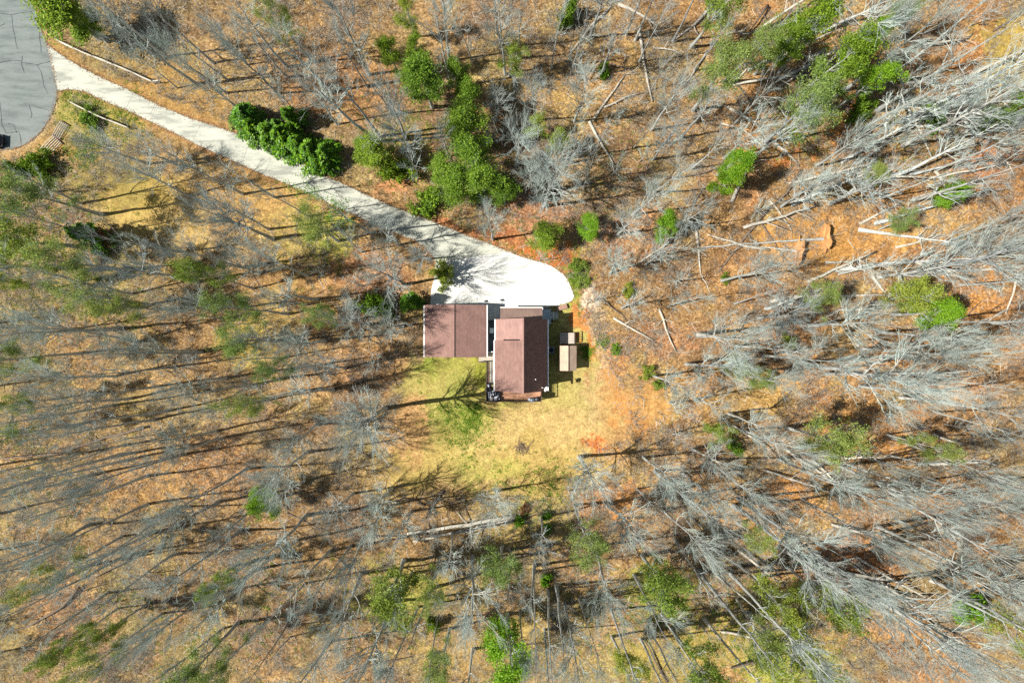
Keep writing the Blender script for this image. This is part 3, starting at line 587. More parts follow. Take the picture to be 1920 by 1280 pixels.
m = MB(); m.lathe((0,0,.62), [(.06,-.22),(.20,-.14),(.28,0),(.27,.03),(.2,.15),(.05,.22)], 18); m.build('bowl', M['black'], t, True)
for k in range(3): tt = k*2.09; m = MB(); m.tube([(.14*math.cos(tt),.14*math.sin(tt),.5),(.27*math.cos(tt),.27*math.sin(tt),0)], [.015,.015], 6); m.build('leg', M['black'], t)

# ------------------------------------------------------------------ shed, platform, wall, small yard items
sx0 = W(1049,0,2.5).x; sx1 = W(1081,0,2.5).x; sxr = W(1066,0,3.2).x; sy1 = W(0,648,2.8).y; sy0 = W(0,695,2.8).y
shd = thing('garden_shed', 'small garden shed with pale tan gabled roof on the lawn', 'shed')
gable(shd, sx0, sxr, sx1, sy0, sy1, 2.5, 3.25, 2.5, M['shed_roof'], M['shed_roof'], .08)
gable_walls(shd, sx0+.12, sxr, sx1-.12, sy0+.1, sy1-.1, 2.46, 3.13, 2.46, M['deck_old'])
m = MB(); m.box(sxr-.03, sxr+.05, sy0-.01, sy1+.01, 3.22, 3.29); m.build('ridge_cap', M['raildark'], shd)
m = MB(); m.box(sxr-.45, sxr+.45, sy0+.06, sy0+.11, .1, 1.9); m.build('door', M['deck_dark'], shd)
plt = thing('deck_platform', 'low wooden platform with dark side rail just above the shed', 'platform')
q0 = W(1050,646,.95); q1 = W(1077,623.5,.95)
m = MB(); m.box(q0.x, q1.x, q0.y+.15, q1.y, .0, .90); m.build('base', M['deck_dark'], plt)
boards(q0.x-.02, q1.x+.02, q0.y+.13, q1.y-.01, .95, 'x', .30).build('deck_boards', M['deck_old'], plt)
m = MB(); m.bar((q1.x,q0.y+.2,1.5),(q1.x,q1.y,1.5),.12,.06); 
for k in range(5): yy = q0.y+.25+(q1.y-q0.y-.3)*k/4; m.bar((q1.x,yy,.9),(q1.x,yy,1.5),.06,.06)
m.build('railing', M['raildark'], plt)
m = MB()
pts = [(1043,576),(1052,573.5),(1063,570)]
P = [W(*q) for q in pts]
for i in range(2): m.bar(P[i]+Vector((0,-.25,.18)), P[i+1]+Vector((0,-.25,.18)), .55, .5)
tag(m.build('retaining_wall', M['brick'], None, bevel=.03), 'low brown retaining wall curving along the pad by the porch', 'retaining wall')
p = W(1031,656,.5); t = thing('air_conditioner', 'grey air conditioner unit shaded beside the east wall of the house', 'air conditioner', (p.x+.15,p.y,0))
m = MB(); m.box(-.36,.36,-.36,.36,.05,.80); m.build('casing', M['greysteel'], t, bevel=.03); m = MB(); m.lathe((0,0,.80), [(.30,0),(.30,.03),(.05,.035),(.0,.035)], 18); m.build('fan_grille', M['black'], t)
p = W(910,563,2.6); t = thing('flood_lamp', 'small dark lamp on a bracket above the garage corner', 'lamp', (gx1-.1, gy1-.1, 2.7))
m = MB(); m.tube([(0,-.1,0),(0,.35,.05),(0,.55,.02)], [.03]*3, 6); m.build('bracket', M['black'], t)
m = MB(); m.add([(-.28,.50,.08),(.34,.44,.08),(.22,.74,.02),(-.12,.68,.02),(-.28,.50,0),(.34,.44,0),(.22,.74,-.06),(-.12,.68,-.06)],[(0,1,2,3),(7,6,5,4),(0,4,5,1),(1,5,6,2),(2,6,7,3),(3,7,4,0)]); m.build('lamp_shade', M['black'], t)

# branch pile on the lawn
def stick_pile(m, c, n, rad, hh, r, rr=(.015,.035)):
    for i in range(n):
        a = r.uniform(0, 6.28); q = Vector((r.gauss(0,rad*.45), r.gauss(0,rad*.4), r.uniform(.03,hh)))
        L = r.uniform(.25,.6)*rad*1.2; d = Vector((math.cos(a)*L, math.sin(a)*L, r.uniform(-.08,.15)))
        k = r.uniform(*rr); m.tube([c+q-d, c+q+Vector((0,0,.05)), c+q+d], [k*.6,k,k*.6], 5)
rr_ = random.Random(4)
m = MB(); c = W(977,838); stick_pile(m, Vector((c.x,c.y,.02)), 60, .9, .35, rr_)
tag(m.build('brush_pile', M['bark_dark']), 'dark heap of cut branches on the dry lawn', 'brush pile')

# utility box, car, rail fences, fallen rails by the cul-de-sac
p = W(165,56); m = MB(); m.box(p.x-.42,p.x+.38,p.y-.25,p.y+.25,-.05,.45); m.box(p.x-.45,p.x+.41,p.y-.28,p.y+.28,.453,.50)
tag(m.build('utility_box', M['utility'], None, bevel=.03), 'small dark green utility box below the evergreen at the road', 'utility box')
car = thing('parked_car', 'black parked car, only its rounded end in the picture', 'car', W(-19,266)+Vector((0,0,.03)), math.radians(-2))
def car_build(t):
    # body profile along x, rounded plan outline
    m = MB(); rings = [(0,.22,.97),(0,.45,1.0),(0,.72,.99),(0,.86,.93)]
    def outline(sc, z):
        out = []
        for i in range(40):
            a = 2*math.pi*i/40; ca, sa = math.cos(a), math.sin(a); e = 5
            out.append((2.1*sc*math.copysign(abs(ca)**(2/e), ca), .82*sc*math.copysign(abs(sa)**(2/e), sa), z))
        return out
    L = [outline(s, z) for _, z, s in rings]; vs = [v for l in L for v in l]; fs = []
    for r_ in range(3): fs += [(r_*40+i, r_*40+(i+1)%40, (r_+1)*40+(i+1)%40, (r_+1)*40+i) for i in range(40)]
    fs += [tuple(range(120,160)), tuple(reversed(range(40)))]
    m.add(vs, fs); m.build('body', M['carpaint'], t, True)
    m = MB(); m.add([(-1.6,-.70,.86),(1.0,-.70,.86),(1.0,.70,.86),(-1.6,.70,.86),(-1.1,-.56,1.38),(.45,-.56,1.38),(.45,.56,1.38),(-1.1,.56,1.38)],[(4,5,6,7),(0,1,5,4),(1,2,6,5),(2,3,7,6),(3,0,4,7)]); m.build('cabin', M['glass'], t, bevel=.08)
    m = MB(); m.box(-1.08,.43,-.54,.54,1.383,1.41); m.build('roof', M['carpaint'], t, bevel=.01)
    for sx_ in (-1.25, 1.3):
        for sy_ in (-.78,.78):
            m = MB(); m.tube([(sx_,sy_-.1,.32),(sx_,sy_+.1,.32)], [.32,.32], 18); w = m.build('wheel', M['rubber'], t, False, .02)
            m = MB(); m.tube([(sx_,sy_-.11,.32),(sx_,sy_+.11,.32)], [.18,.18], 12); m.build('rim', M['greysteel'], w)
    for sy_ in (-.6,.6): m = MB(); m.box(2.02,2.09,sy_-.16,sy_+.16,.56,.70); m.build('headlight', M['glass'], t)
car_build(car)
def rail_fence(name, pts, label, nr=2):
    t = thing(name, label, 'fence'); r = random.Random(len(pts)*7)
    P = [W(*q) for q in pts]
    for i, p in enumerate(P):
        m = MB(); m.tube([(p.x,p.y,-.2),(p.x+r.uniform(-.03,.03),p.y,.98)], [.075,.065], 7); m.build('post', M['wood_grey'], t)
    for i in range(len(P)-1):
        for k in range(nr):
            z = .42+.42*k; a = P[i]; b = P[i+1]; d = (b-a).normalized()*.12
            m = MB(); mid = (a+b)/2+Vector((r.uniform(-.06,.06), r.uniform(-.06,.06), -.03))
            m.tube([a-d+Vector((0,0,z)), mid+Vector((0,0,z)), b+d+Vector((0,0,z+r.uniform(-.06,.04)))], [.055,.085,.055], 7); m.build('rail', M['wood_pale'], t)
rail_fence('rail_fence', [(113,80),(145,95),(180,110),(217,125),(254,140),(291,157),(304,156)], 'weathered split rail fence above the driveway beside the cul-de-sac')
rail_fence('rail_fence', [(138,195),(172,212),(207,228),(246,243)], 'short split rail fence below the driveway near the cul-de-sac')
rail_fence('rail_fence', [(104,42),(108,58),(113,76)], 'thin rail fence end by the road under the evergreen', 1)
def rail_stack(a, b, n, wid, label):
    t = thing('fence_panel', label, 'fence panel', group='fallen fence panels by the cul-de-sac')
    A = W(*a); B = W(*b); d = (B-A).normalized(); q = Vector((-d.y, d.x, 0))
    for i in range(n):
        o = q*(i/(n-1)-.5)*wid; m = MB(); m.tube([A+o+Vector((0,0,.30)), (A+B)/2+o*1.08+Vector((0,0,.34)), B+o+Vector((0,0,.30))], [.05]*3, 6); m.build('rail', M['wood_pale'], t)
    for c_, nm in ((A, 0), (B, 1)):
        m = MB(); m.bar(c_-q*wid*.68+Vector((0,0,.2)), c_+q*wid*.68+Vector((0,0,.2)), .12, .14); m.build('beam', M['deck_dark'], t)
rail_stack((85,288),(110,262), 6, 1.3, 'lower fallen fence panel of pale rails beside the cul-de-sac')
rail_stack((108,258),(123,232), 5, .95, 'upper fallen fence panel of pale rails beside the cul-de-sac')

# ------------------------------------------------------------------ trees
def norm(v): return v/np.maximum(np.linalg.norm(v, axis=-1, keepdims=True), 1e-9)
def frames(D):
    up = np.where(np.abs(D[:, 2:3]) < .9, np.array([[0,0,1.]]), np.array([[1.,0,0]]))
    A = norm(np.cross(D, up)); B = np.cross(A, D); return A, B
def tubes(P, R, k):
    """P (n,s,3) polylines, R (n,s) radii -> verts, quads"""
    n, s, _ = P.shape
    T = np.empty_like(P); T[:, 1:-1] = P[:, 2:]-P[:, :-2]; T[:, 0] = P[:, 1]-P[:, 0]; T[:, -1] = P[:, -1]-P[:, -2]
    T = norm(T); A, B = frames(T.reshape(-1, 3)); A = A.reshape(n, s, 1, 3); B = B.reshape(n, s, 1, 3)
    t = np.arange(k)*2*np.pi/k
    V = P[:, :, None, :]+R[:, :, None, None]*(A*np.cos(t)[None, None, :, None]+B*np.sin(t)[None, None, :, None])
    i = np.arange(n*s*k).reshape(n, s, k); j = np.roll(i, -1, 2)
    F = np.stack([i[:, :-1], j[:, :-1], j[:, 1:], i[:, 1:]], -1).reshape(-1, 4)
    return V.reshape(-1, 3), F
def join(parts):
    V = []; F = []; o = 0
    for v, f in parts: V.append(v); F.append(f+o); o += len(v)
    return np.concatenate(V), np.concatenate(F)
def grow(rng, P, R, n, t0, t1, lmin, lmax, fwd, side, up, segs, rk, bend=.18, gnarl=.10, clip_parent=None):
    """children of polylines P: returns polylines and radii"""
    idx = rng.integers(0, len(P), n) if clip_parent is None else rng.choice(len(P), n, p=clip_parent)
    s = P.shape[1]-1; t = rng.uniform(t0, t1, n)*s; k = np.minimum(t.astype(int), s-1); f = (t-k)[:, None]
    o = P[idx, k]*(1-f)+P[idx, k+1]*f; d = norm(P[idx, k+1]-P[idx, k]); pr = R[idx, k]*(1-f[:, 0])+R[idx, k+1]*f[:, 0]
    rv = norm(np.cross(d, rng.normal(size=(n, 3))))
    D = norm(d*fwd+rv*side+np.array([0, 0, up])); plen = np.linalg.norm(P[idx, -1]-P[idx, 0], axis=1)
    L = rng.uniform(lmin, lmax, n)*plen*(1.15-.55*t/s)
    pts = [o]; cur = o; dd = D
    for j in range(segs):
        dd = norm(dd+rng.normal(size=(n, 3))*gnarl+np.array([0, 0, bend/segs])); cur = cur+dd*(L/segs)[:, None]; pts.append(cur)
    Q = np.stack(pts, 1); r0 = np.minimum(pr*.75, rk[0]*(.6+.6*rng.random(n)))
    RR = r0[:, None]+(np.minimum(rk[1], r0*.5)[:, None]-r0[:, None])*np.linspace(0, 1, segs+1)[None]
    return Q, RR

def skeleton(seed, h, spread, cb, nl=15, nb=95, nt=760, nw=2900, tr=.26, lowang=.9, dens=1.0, fork=False, gn=.10):
    rng = np.random.default_rng(seed)
    s = 8; z = np.linspace(0, h*.97, s+1); off = np.cumsum(rng.normal(size=(s+1, 2))*h*.0055, 0); off -= off[0]
    T = np.concatenate([off, z[:, None]], 1)[None]; TR = (tr*1.12*(1-.88*np.linspace(0, 1, s+1)**.9))[None]; TR[0, 0] *= 1.25
    # limbs
    ts = np.sort(rng.uniform(cb, .97, nl)); az = np.arange(nl)*2.4+rng.uniform(-.5, .5, nl)
    o = np.stack([np.interp(ts*h*.97, z, T[0, :, 0]), np.interp(ts*h*.97, z, T[0, :, 1]), ts*h*.97], 1)
    u = (ts-cb)/(1-cb); el = np.radians(22+lowang*8+44*u+rng.uniform(-8, 8, nl))
    L = spread*(np.clip(.62+.9*u-1.05*u**2, .25, 2))*rng.uniform(.75, 1.2, nl)/np.cos(el*.75)
    d = np.stack([np.cos(az)*np.cos(el), np.sin(az)*np.cos(el), np.sin(el)], 1); cur = o; pts = [o]; segs = 6
    for j in range(segs):
        d = norm(d+rng.normal(size=(nl, 3))*(gn+.03)+np.array([0, 0, .07])); cur = cur+d*(L/segs)[:, None]; pts.append(cur)
    LP = np.stack(pts, 1); r0 = np.interp(ts, np.linspace(0, 1, s+1), TR[0])*.52; LR = r0[:, None]*(1-.85*np.linspace(0, 1, segs+1)[None])
    w = L/L.sum()
    BP, BR = grow(rng, LP, LR, nb, .12, 1, .36, .72, 1.15, .58, .20, 5, (.066, .024), clip_parent=w, gnarl=gn*.8)
    TP, TRr = grow(rng, BP, BR, nt, .10, 1, .34, .66, 1.15, .56, .20, 3, (.034, .014), gnarl=gn)
    WP, WR = grow(rng, TP, TRr, nw, .1, 1, .45, .95, 1.1, .55, .15, 1, (.017, .008))
    return (T, TR), (LP, LR), (BP, BR), (TP, TRr), (WP, WR)

def leaf_quads(rng, C, size, elong=1.0, upb=.6, drop=0):
    n = len(C); N = norm(rng.normal(size=(n, 3))+np.array([0, 0, upb])); A, B = frames(N)
    ang = rng.uniform(0, 6.28, n)[:, None]; A2 = A*np.cos(ang)+B*np.sin(ang); B2 = -A*np.sin(ang)+B*np.cos(ang)
    s = size*rng.uniform(.6, 1.35, n)[:, None]; A2 = A2*s*elong; B2 = B2*s
    V = np.stack([C-A2, C-B2*.6+A2*.1, C+A2, C+B2*.6+A2*.1], 1).reshape(-1, 3)
    return V, np.arange(4*n).reshape(n, 4)

PROTO = {}
def reg(key, name, meshes):   # meshes: list of (part name, mesh); kept as plain data and copied into things
    PROTO[key] = (name, meshes)
def bare(key, seed, h, spread, cb, name='bare_tree', mats=('bark', 'twig'), **kw):
    t, l, b, w, x = skeleton(seed, h, spread, cb, **kw)
    v, f = join([tubes(*t, 8), tubes(*l, 5)]); tm = raw_mesh('trunk', v, f, 4, M[mats[0]], True)
    v, f = join([tubes(*b, 4), tubes(*w, 3), tubes(*x, 3)]); cm = raw_mesh('crown', v, f, 4, M[mats[1]])
    reg(key, name, [('trunk', tm), ('crown', cm)]); PROTO[key+'_d'] = (h, spread)
for i in range(4): bare('tall%d' % i, 10+i, 25, 4.6, .50, nl=17, nb=95, nt=520, nw=1500, tr=.29)
for i in range(4): bare('broad%d' % i, 30+i, 20, 6.2, .34, nl=20, nb=125, nt=720, nw=2100, tr=.32, lowang=.4)
for i in range(3): bare('slim%d' % i, 50+i, 17, 3.0, .42, nl=13, nb=70, nt=380, nw=1050, tr=.18)
for i in range(4): bare('small%d' % i, 70+i, 8, 2.6, .16, nl=15, nb=70, nt=330, nw=800, tr=.09, lowang=.2, gn=.14)
for i in range(3): bare('snag%d' % i, 90+i, 21, 2.6, .55, nl=8, nb=22, nt=70, nw=180, tr=.24, gn=.16)
for i in range(2): bare('gnarl%d' % i, 95+i, 12, 4.8, .22, nl=14, nb=80, nt=380, nw=900, tr=.22, lowang=-.5, gn=.22)

def leafy(key, seed, h, spread, cb, mat, nleaf, size, frac=1.0, name='leafy_tree', spreadl=.28, upb=.6, clump=0, **kw):
    t, l, b, w, x = skeleton(seed, h, spread, cb, **kw); rng = np.random.default_rng(seed+500)
    v, f = join([tubes(*t, 8), tubes(*l, 5)]); tm = raw_mesh('trunk', v, f, 4, M['bark'], True)
    v, f = join([tubes(*b, 4), tubes(*w, 3)]); cm = raw_mesh('crown', v, f, 4, M['twig'])
    tips = x[0][:, -1]
    if clump:
        ce = w[0][rng.integers(0, len(w[0]), clump)][:, -1]; c = ce[rng.integers(0, clump, nleaf)]+rng.normal(size=(nleaf, 3))*np.array([.42,.42,.22])*spreadl/.28
    else:
        tw = rng.random(len(w[0])) < frac; ids = rng.integers(0, len(tips), nleaf); c = tips[ids]+rng.normal(size=(nleaf, 3))*spreadl
    v, f = leaf_quads(rng, c, size, 1.25, upb); lm = raw_mesh('foliage', v, f, 4, M[mat])
    reg(key, name, [('trunk', tm), ('crown', cm), ('foliage', lm)]); PROTO[key+'_d'] = (h, spread)
for i in range(3): leafy('haze%d' % i, 110+i, 17, 4.4, .38, 'leaf_haze', 9000, .085, nl=15, nb=90, nt=420, nw=900)
for i in range(3): leafy('light%d' % i, 120+i, 15, 3.8, .30, 'leaf_light', 7500, .105, nl=16, nb=90, nt=500, nw=1500)
for i in range(2): leafy('lime%d' % i, 130+i, 14, 3.6, .30, 'leaf_lime', 10500, .11, nl=16, nb=100, nt=520, nw=1200, clump=120, spreadl=.30, upb=1.0)
for i in range(3): leafy('pine%d' % i, 140+i, 15, 3.1, .28, 'leaf_mid', 10500, .105, name='pine_tree', nl=18, nb=110, nt=520, nw=1200, clump=120, spreadl=.30, upb=1.0)
leafy('sparse0', 180, 24, 4.2, .50, 'leaf_lime', 1500, .10, nl=14, nb=80, nt=400, nw=900)
def conifer(key, seed, h, r, mat, n, size, name='evergreen_tree'):
    rng = np.random.default_rng(seed); u = rng.random(n)**.75
    lob = 1+.20*np.sin(rng.uniform(0, 6.28)+5*rng.uniform(0, 6.28, 1)); az = rng.uniform(0, 6.28, n)
    ns = 70; sa = rng.uniform(0, 6.28, ns); su = rng.random(ns)**.9; sp = rng.integers(0, ns, n)   # drooping sprays
    az = sa[sp]+rng.normal(size=n)*.17; u = np.clip(su[sp]*.92+rng.normal(size=n)*.035, 0, .99); q = rng.random(n)**.45
    rr = r*(1-u)**.80*q*(1+.38*np.sin(sa[sp]*9.1+sp)); z = h*(.06+.94*u)-q*(1-u)*h*.10+.1
    c = np.stack([np.cos(az)*rr, np.sin(az)*rr, z], 1)
    out = norm(np.stack([np.cos(az), np.sin(az), np.full(n, -.25)], 1)+rng.normal(size=(n, 3))*.35)
    A = out*size*1.9*rng.uniform(.6, 1.3, n)[:, None]; B = norm(np.cross(out, rng.normal(size=(n, 3))*.5+np.array([0, 0, 1])))*size*.62
    V = np.stack([c-A*.4, c-B, c+A, c+B], 1).reshape(-1, 3); F = np.arange(4*n).reshape(n, 4)
    lm = raw_mesh('foliage', V, F, 4, M[mat])
    tv, tf = tubes(np.array([[[0,0,0],[0,0,h*.5],[0,0,h*.9]]]), np.array([[.14,.09,.02]]), 7)
    reg(key, name, [('trunk', raw_mesh('trunk', tv, tf, 4, M['bark_dark'], True)), ('foliage', lm)]); PROTO[key+'_d'] = (h, r)
for i in range(3): conifer('ever%d' % i, 150+i, 6.5, 2.0, 'leaf_dark', 7500, .135)
conifer('rust0', 160, 5, 1.6, 'leaf_rust', 5000, .07, 'rusty_tree')
def shrub(key, seed, r, h, mat, n, size, name='shrub'):
    rng = np.random.default_rng(seed); k = 22; cc = norm(rng.normal(size=(k, 3)))*rng.uniform(.2, 1.15, (k, 1))*np.array([1.15,.85,1]); cc[:, 2] = np.abs(cc[:, 2])
    c = cc[rng.integers(0, k, n)]+rng.normal(size=(n, 3))*.15; c = c*np.array([r, r, h*.8]); c[:, 2] = np.abs(c[:, 2])+.08
    v, f = leaf_quads(rng, c, size, 1.3, .9); lm = raw_mesh('foliage', v, f, 4, M[mat])
    P = np.stack([np.zeros((k, 3)), cc*np.array([r, r, h*.8])*.5+np.array([0,0,.1]), cc*np.array([r, r, h*.8])], 1); R = np.tile(np.array([[.03,.02,.01]]), (k, 1))
    sv, sf = tubes(P, R, 3); reg(key, name, [('stems', raw_mesh('stems', sv, sf, 4, M['brush'])), ('foliage', lm)]); PROTO[key+'_d'] = (h, r)
shrub('bushg0', 170, 1.2, 1.5, 'leaf_mid', 2200, .085); shrub('bushg1', 171, 1.3, 1.7, 'leaf_light', 2200, .085)
shrub('bushd0', 172, 1.1, 1.5, 'leaf_dark', 2600, .085); shrub('bushl0', 173, 1.2, 1.4, 'leaf_lime', 2000, .09); shrub('bushr0', 174, 1.2, 1.3, 'leaf_rust', 1500, .07)

# ---- where things are, in words
MARKS = [('the garage', 853, 620), ('the house', 978, 666), ('the shed', 1066, 671), ('the cul-de-sac', 50, 140), ('the evergreen row', 545, 265), ('the parking pad', 960, 525),
         ('the uprooted root plates', 1525, 455), ('the pine cluster', 1560, 100), ('the brush pile', 977, 838), ('the pale twin logs', 865, 988), ('the round green treetop', 950, 1225),
         ('the driveway middle', 480, 290), ('the long curved fallen trunk', 1740, 390)]
USED = set()
def where(px, py, base):
    ms = sorted(MARKS, key=lambda q: math.hypot(q[1]-px, q[2]-py))
    for step in (1, .5, .25):
        for nm, mx, my in ms[:3]:
            dx = (px-mx)/47; dy = (my-py)/47
            qx = round(abs(dx)/step)*step; qy = round(abs(dy)/step)*step
            fx = ('%g %s' % (qx, 'right' if dx > 0 else 'left')) if qx else ''
            fy = ('%g %s' % (qy, 'above' if dy > 0 else 'below')) if qy else ''
            if fx and fy: s = '%s %s shed lengths %s and %s %s' % (base, fx.split()[0], fx.split()[1], fy, nm)
            elif fx: s = '%s %s shed lengths straight %s of %s' % (base, fx.split()[0], fx.split()[1], nm)
            elif fy: s = '%s %s shed lengths straight %s %s' % (base, fy.split()[0], fy.split()[1], nm)
            else: s = '%s right beside %s' % (base, nm)
            if len(s.split()) <= 16 and s not in USED:
                USED.add(s); return s
    return base
RND = random.Random(11)
PLACED = []     # apparent crown centres
def plant(key, px, py, R, h, desc, cat='tree', group=None, label=None, frac=.72, lean=None, mat=None):
    """px,py: crown centre as the photograph shows it; R: crown radius in photo pixels; h: height in metres"""
    name, meshes = PROTO[key]; H0, R0 = PROTO[key+'_d']
    bp = W(px, py, h*frac); x, y = bp.x, bp.y
    t = bpy.data.objects.new(name, None); COL.objects.link(t); t.empty_display_size = .5
    t.location = (x, y, gzs(x, y)-.04)
    rw = R*(CAMH-h*frac)/FPX
    s = max(.45, min(2.2, rw/R0)); t.scale = (s, s*RND.uniform(.88, 1.12), h/H0)
    le = lean or (RND.gauss(0, 2.0), RND.gauss(0, 2.0)); t.rotation_euler = (math.radians(le[0]), math.radians(le[1]), RND.uniform(0, 6.28))
    for nm, me in meshes: link_mesh(nm, me, t)
    tag(t, label or where(px, py, desc), cat, group); PLACED.append((px, py, R)); return t

SZ = lambda h: 'tall' if h >= 22 else ('medium' if h >= 14 else 'small')
# digitised bare trees: crown centre, radius, height, kind (t tall, b broad, s slim, m small, n snag, g gnarled)
BARE = '''250 60 45 20 t;300 25 40 18 b;380 35 30 17 g;345 75 30 16 s;460 30 40 19 t;445 95 35 18 b;385 150 40 17 b;262 112 35 12 m;185 262 40 14 b;290 285 38 9 b;
635 35 48 21 b;560 85 38 19 t;515 168 25 14 g;640 165 52 25 t;700 140 30 18 s;690 245 40 12 m;820 55 48 22 g;945 45 40 19 b;928 190 30 10 b;770 300 35 9 m;480 75 30 15 s;
970 25 30 16 s;1045 45 28 17 s;1150 70 40 15 g;1238 30 30 17 s;1010 165 38 15 b;1095 165 38 16 b;1178 185 25 10 m;1265 178 40 17 b;1322 205 35 15 t;1085 262 35 14 g;1215 235 26 12 m;
1262 250 40 15 b;968 265 48 15 b;1040 312 62 17 b;1245 125 28 10 m;1165 300 30 10 m;
30 335 35 10 m;250 505 58 20 b;410 405 62 22 b;372 478 45 17 b;440 500 28 11 b;270 330 40 14 b;120 535 42 18 g;190 562 35 14 b;60 610 52 21 t;120 640 42 20 b;35 480 40 19 t;
615 375 0 0 x;720 435 36 14 b;540 548 42 16 t;655 528 24 9 m;727 515 54 17 b;790 475 28 8 b;735 610 42 10 b;655 605 50 15 b;525 562 30 14 s;640 450 34 14 m;
1030 345 60 17 b;1000 320 35 14 b;1215 372 44 14 b;1178 420 34 11 b;1165 352 15 7 m;1300 405 45 14 b;1250 465 42 12 m;1235 482 34 11 g;1162 500 30 10 b;1185 572 36 10 g;1275 570 30 9 m;1380 625 75 20 b;1122 560 26 5 m;1290 520 25 9 g;
250 662 42 20 b;390 775 34 19 t;140 820 38 21 t;300 840 40 19 b;365 925 42 20 t;90 770 40 21 b;200 900 45 21 b;60 900 45 21 t;170 740 34 19 s;330 720 34 18 s;
602 697 40 16 b;570 745 44 17 t;670 792 75 22 b;535 820 40 17 b;505 885 52 19 b;520 935 30 14 b;632 955 35 12 b;712 945 42 12 b;928 945 48 10 b;700 985 42 13 b;752 992 40 12 b;610 990 34 11 m;
1105 890 62 16 b;1232 880 40 12 b;1292 830 40 11 m;1345 690 62 18 b;1350 765 46 15 g;1282 765 38 10 g;1425 795 46 15 b;1262 915 46 14 b;1400 905 55 19 b;1215 940 34 10 m;
1640 690 105 25 b;1535 672 58 22 b;1830 680 66 24 b;1860 770 52 23 t;1830 860 46 22 b;1560 905 50 20 t;1720 930 62 23 b;1625 935 60 22 b;1450 650 40 18 t;1740 740 46 20 b;
120 1015 48 22 b;130 1080 44 22 t;300 1000 50 20 b;60 1140 46 23 t;350 1065 46 20 t;500 1030 60 20 b;372 1160 44 21 t;262 1225 46 22 b;622 1160 52 20 b;420 980 38 18 s;560 1100 40 18 s;180 1130 40 22 s;
870 1130 75 21 b;690 1235 62 22 b;1170 1000 58 18 b;1150 1100 58 20 b;1080 1235 52 21 b;1235 1165 50 20 b;640 1060 36 16 b;1010 1130 30 17 n;960 1110 30 16 n;1060 1190 34 20 n;775 1200 34 21 n;740 1150 40 18 t;880 1010 34 9 m;
1500 1040 85 27 t;1640 1010 55 24 b;1865 1000 60 26 b;1850 1090 75 27 t;1700 1160 88 28 b;1800 1245 75 28 b;1600 1130 50 24 t;1400 1180 52 24 n;1330 1090 40 20 n;1540 1200 52 25 t;1290 1010 46 18 b;
1560 35 60 20 g;1660 25 60 22 b;1730 60 60 22 b;1830 90 85 25 g;1880 180 70 24 b;1750 160 60 20 g;1470 250 45 16 t;1560 330 60 14 g;1640 345 70 15 g;1870 320 60 21 g;1700 260 50 15 g;
1850 490 85 22 b;1760 500 55 17 g;1640 500 46 12 g;1480 590 52 14 b;1610 605 60 17 b;1780 620 50 20 b;1890 590 46 22 t;1520 360 46 12 b;1400 260 40 12 b;1430 180 38 14 g;1350 60 30 15 s'''
KM = {'t': ('tall', 4), 'b': ('broad', 4), 's': ('slim', 3), 'm': ('small', 4), 'n': ('snag', 3), 'g': ('gnarl', 2)}
DESC = {'t': 'bare grey tree', 'b': 'bushy bare grey tree', 's': 'slender bare tree', 'm': 'low twiggy bare tree', 'n': 'nearly branchless bare trunk', 'g': 'crooked bare pale tree'}
NUM = {}
def add_bare(px, py, R, h, k, group='bare trees in the woods'):
    nm, c = KM[k]; NUM[k] = NUM.get(k, 0)+1
    return plant('%s%d' % (nm, NUM[k] % c), px, py, R, h, '%s %s' % (SZ(h), DESC[k]), 'tree', group)
for e in BARE.replace('\n', '').split(';'):
    a = e.split()
    if a[4] == 'x': continue
    add_bare(float(a[0]), float(a[1]), float(a[2])*(1.0 if float(a[0]) > 1280 and float(a[1]) > 640 else 1.22), float(a[3]), a[4])

BASED = '''785 1135 26 32 t;820 1160 24 30 s;975 1145 20 26 s;1000 1072 27 30 t;955 1028 18 28 s;1027 1105 27 36 t;1022 1180 22 24 n;1085 1120 24 30 s;1145 1140 27 38 t;1200 1195 22 26 n;1218 1180 22 26 n;1370 1075 29 55 t;1320 1160 27 34 n;1345 1080 22 24 n;1240 1150 24 34 t;
1385 935 28 70 b;1650 1000 26 60 t;1745 1085 28 60 t;1600 1090 28 60 t;1585 870 24 44 t;1860 905 24 46 t;713 257 27 50 t;310 107 20 38 b;425 175 17 36 b;505 430 20 40 b;724 764 24 60 b;842 115 21 34 b;1545 700 22 44 t;1260 80 20 26 n;1190 78 20 26 n;1365 160 20 28 n;1645 165 24 36 n;
660 1020 22 34 t;560 1010 23 40 t;440 1060 24 40 t;330 950 23 40 t;250 860 24 40 t;420 820 22 38 t;210 760 24 40 t;380 660 22 40 t;170 1060 26 44 t;560 640 20 34 t;480 720 22 38 t;150 850 24 40 t'''
for e in BASED.replace('\n', '').split(';'):
    a = [float(q) if q[0].isdigit() else q for q in e.split()]
    k_ = CAMH/(CAMH-a[2]*.72); add_bare(960+(a[0]-960)*k_, 640+(a[1]-640)*k_, a[3]*1.1, a[2], a[4])

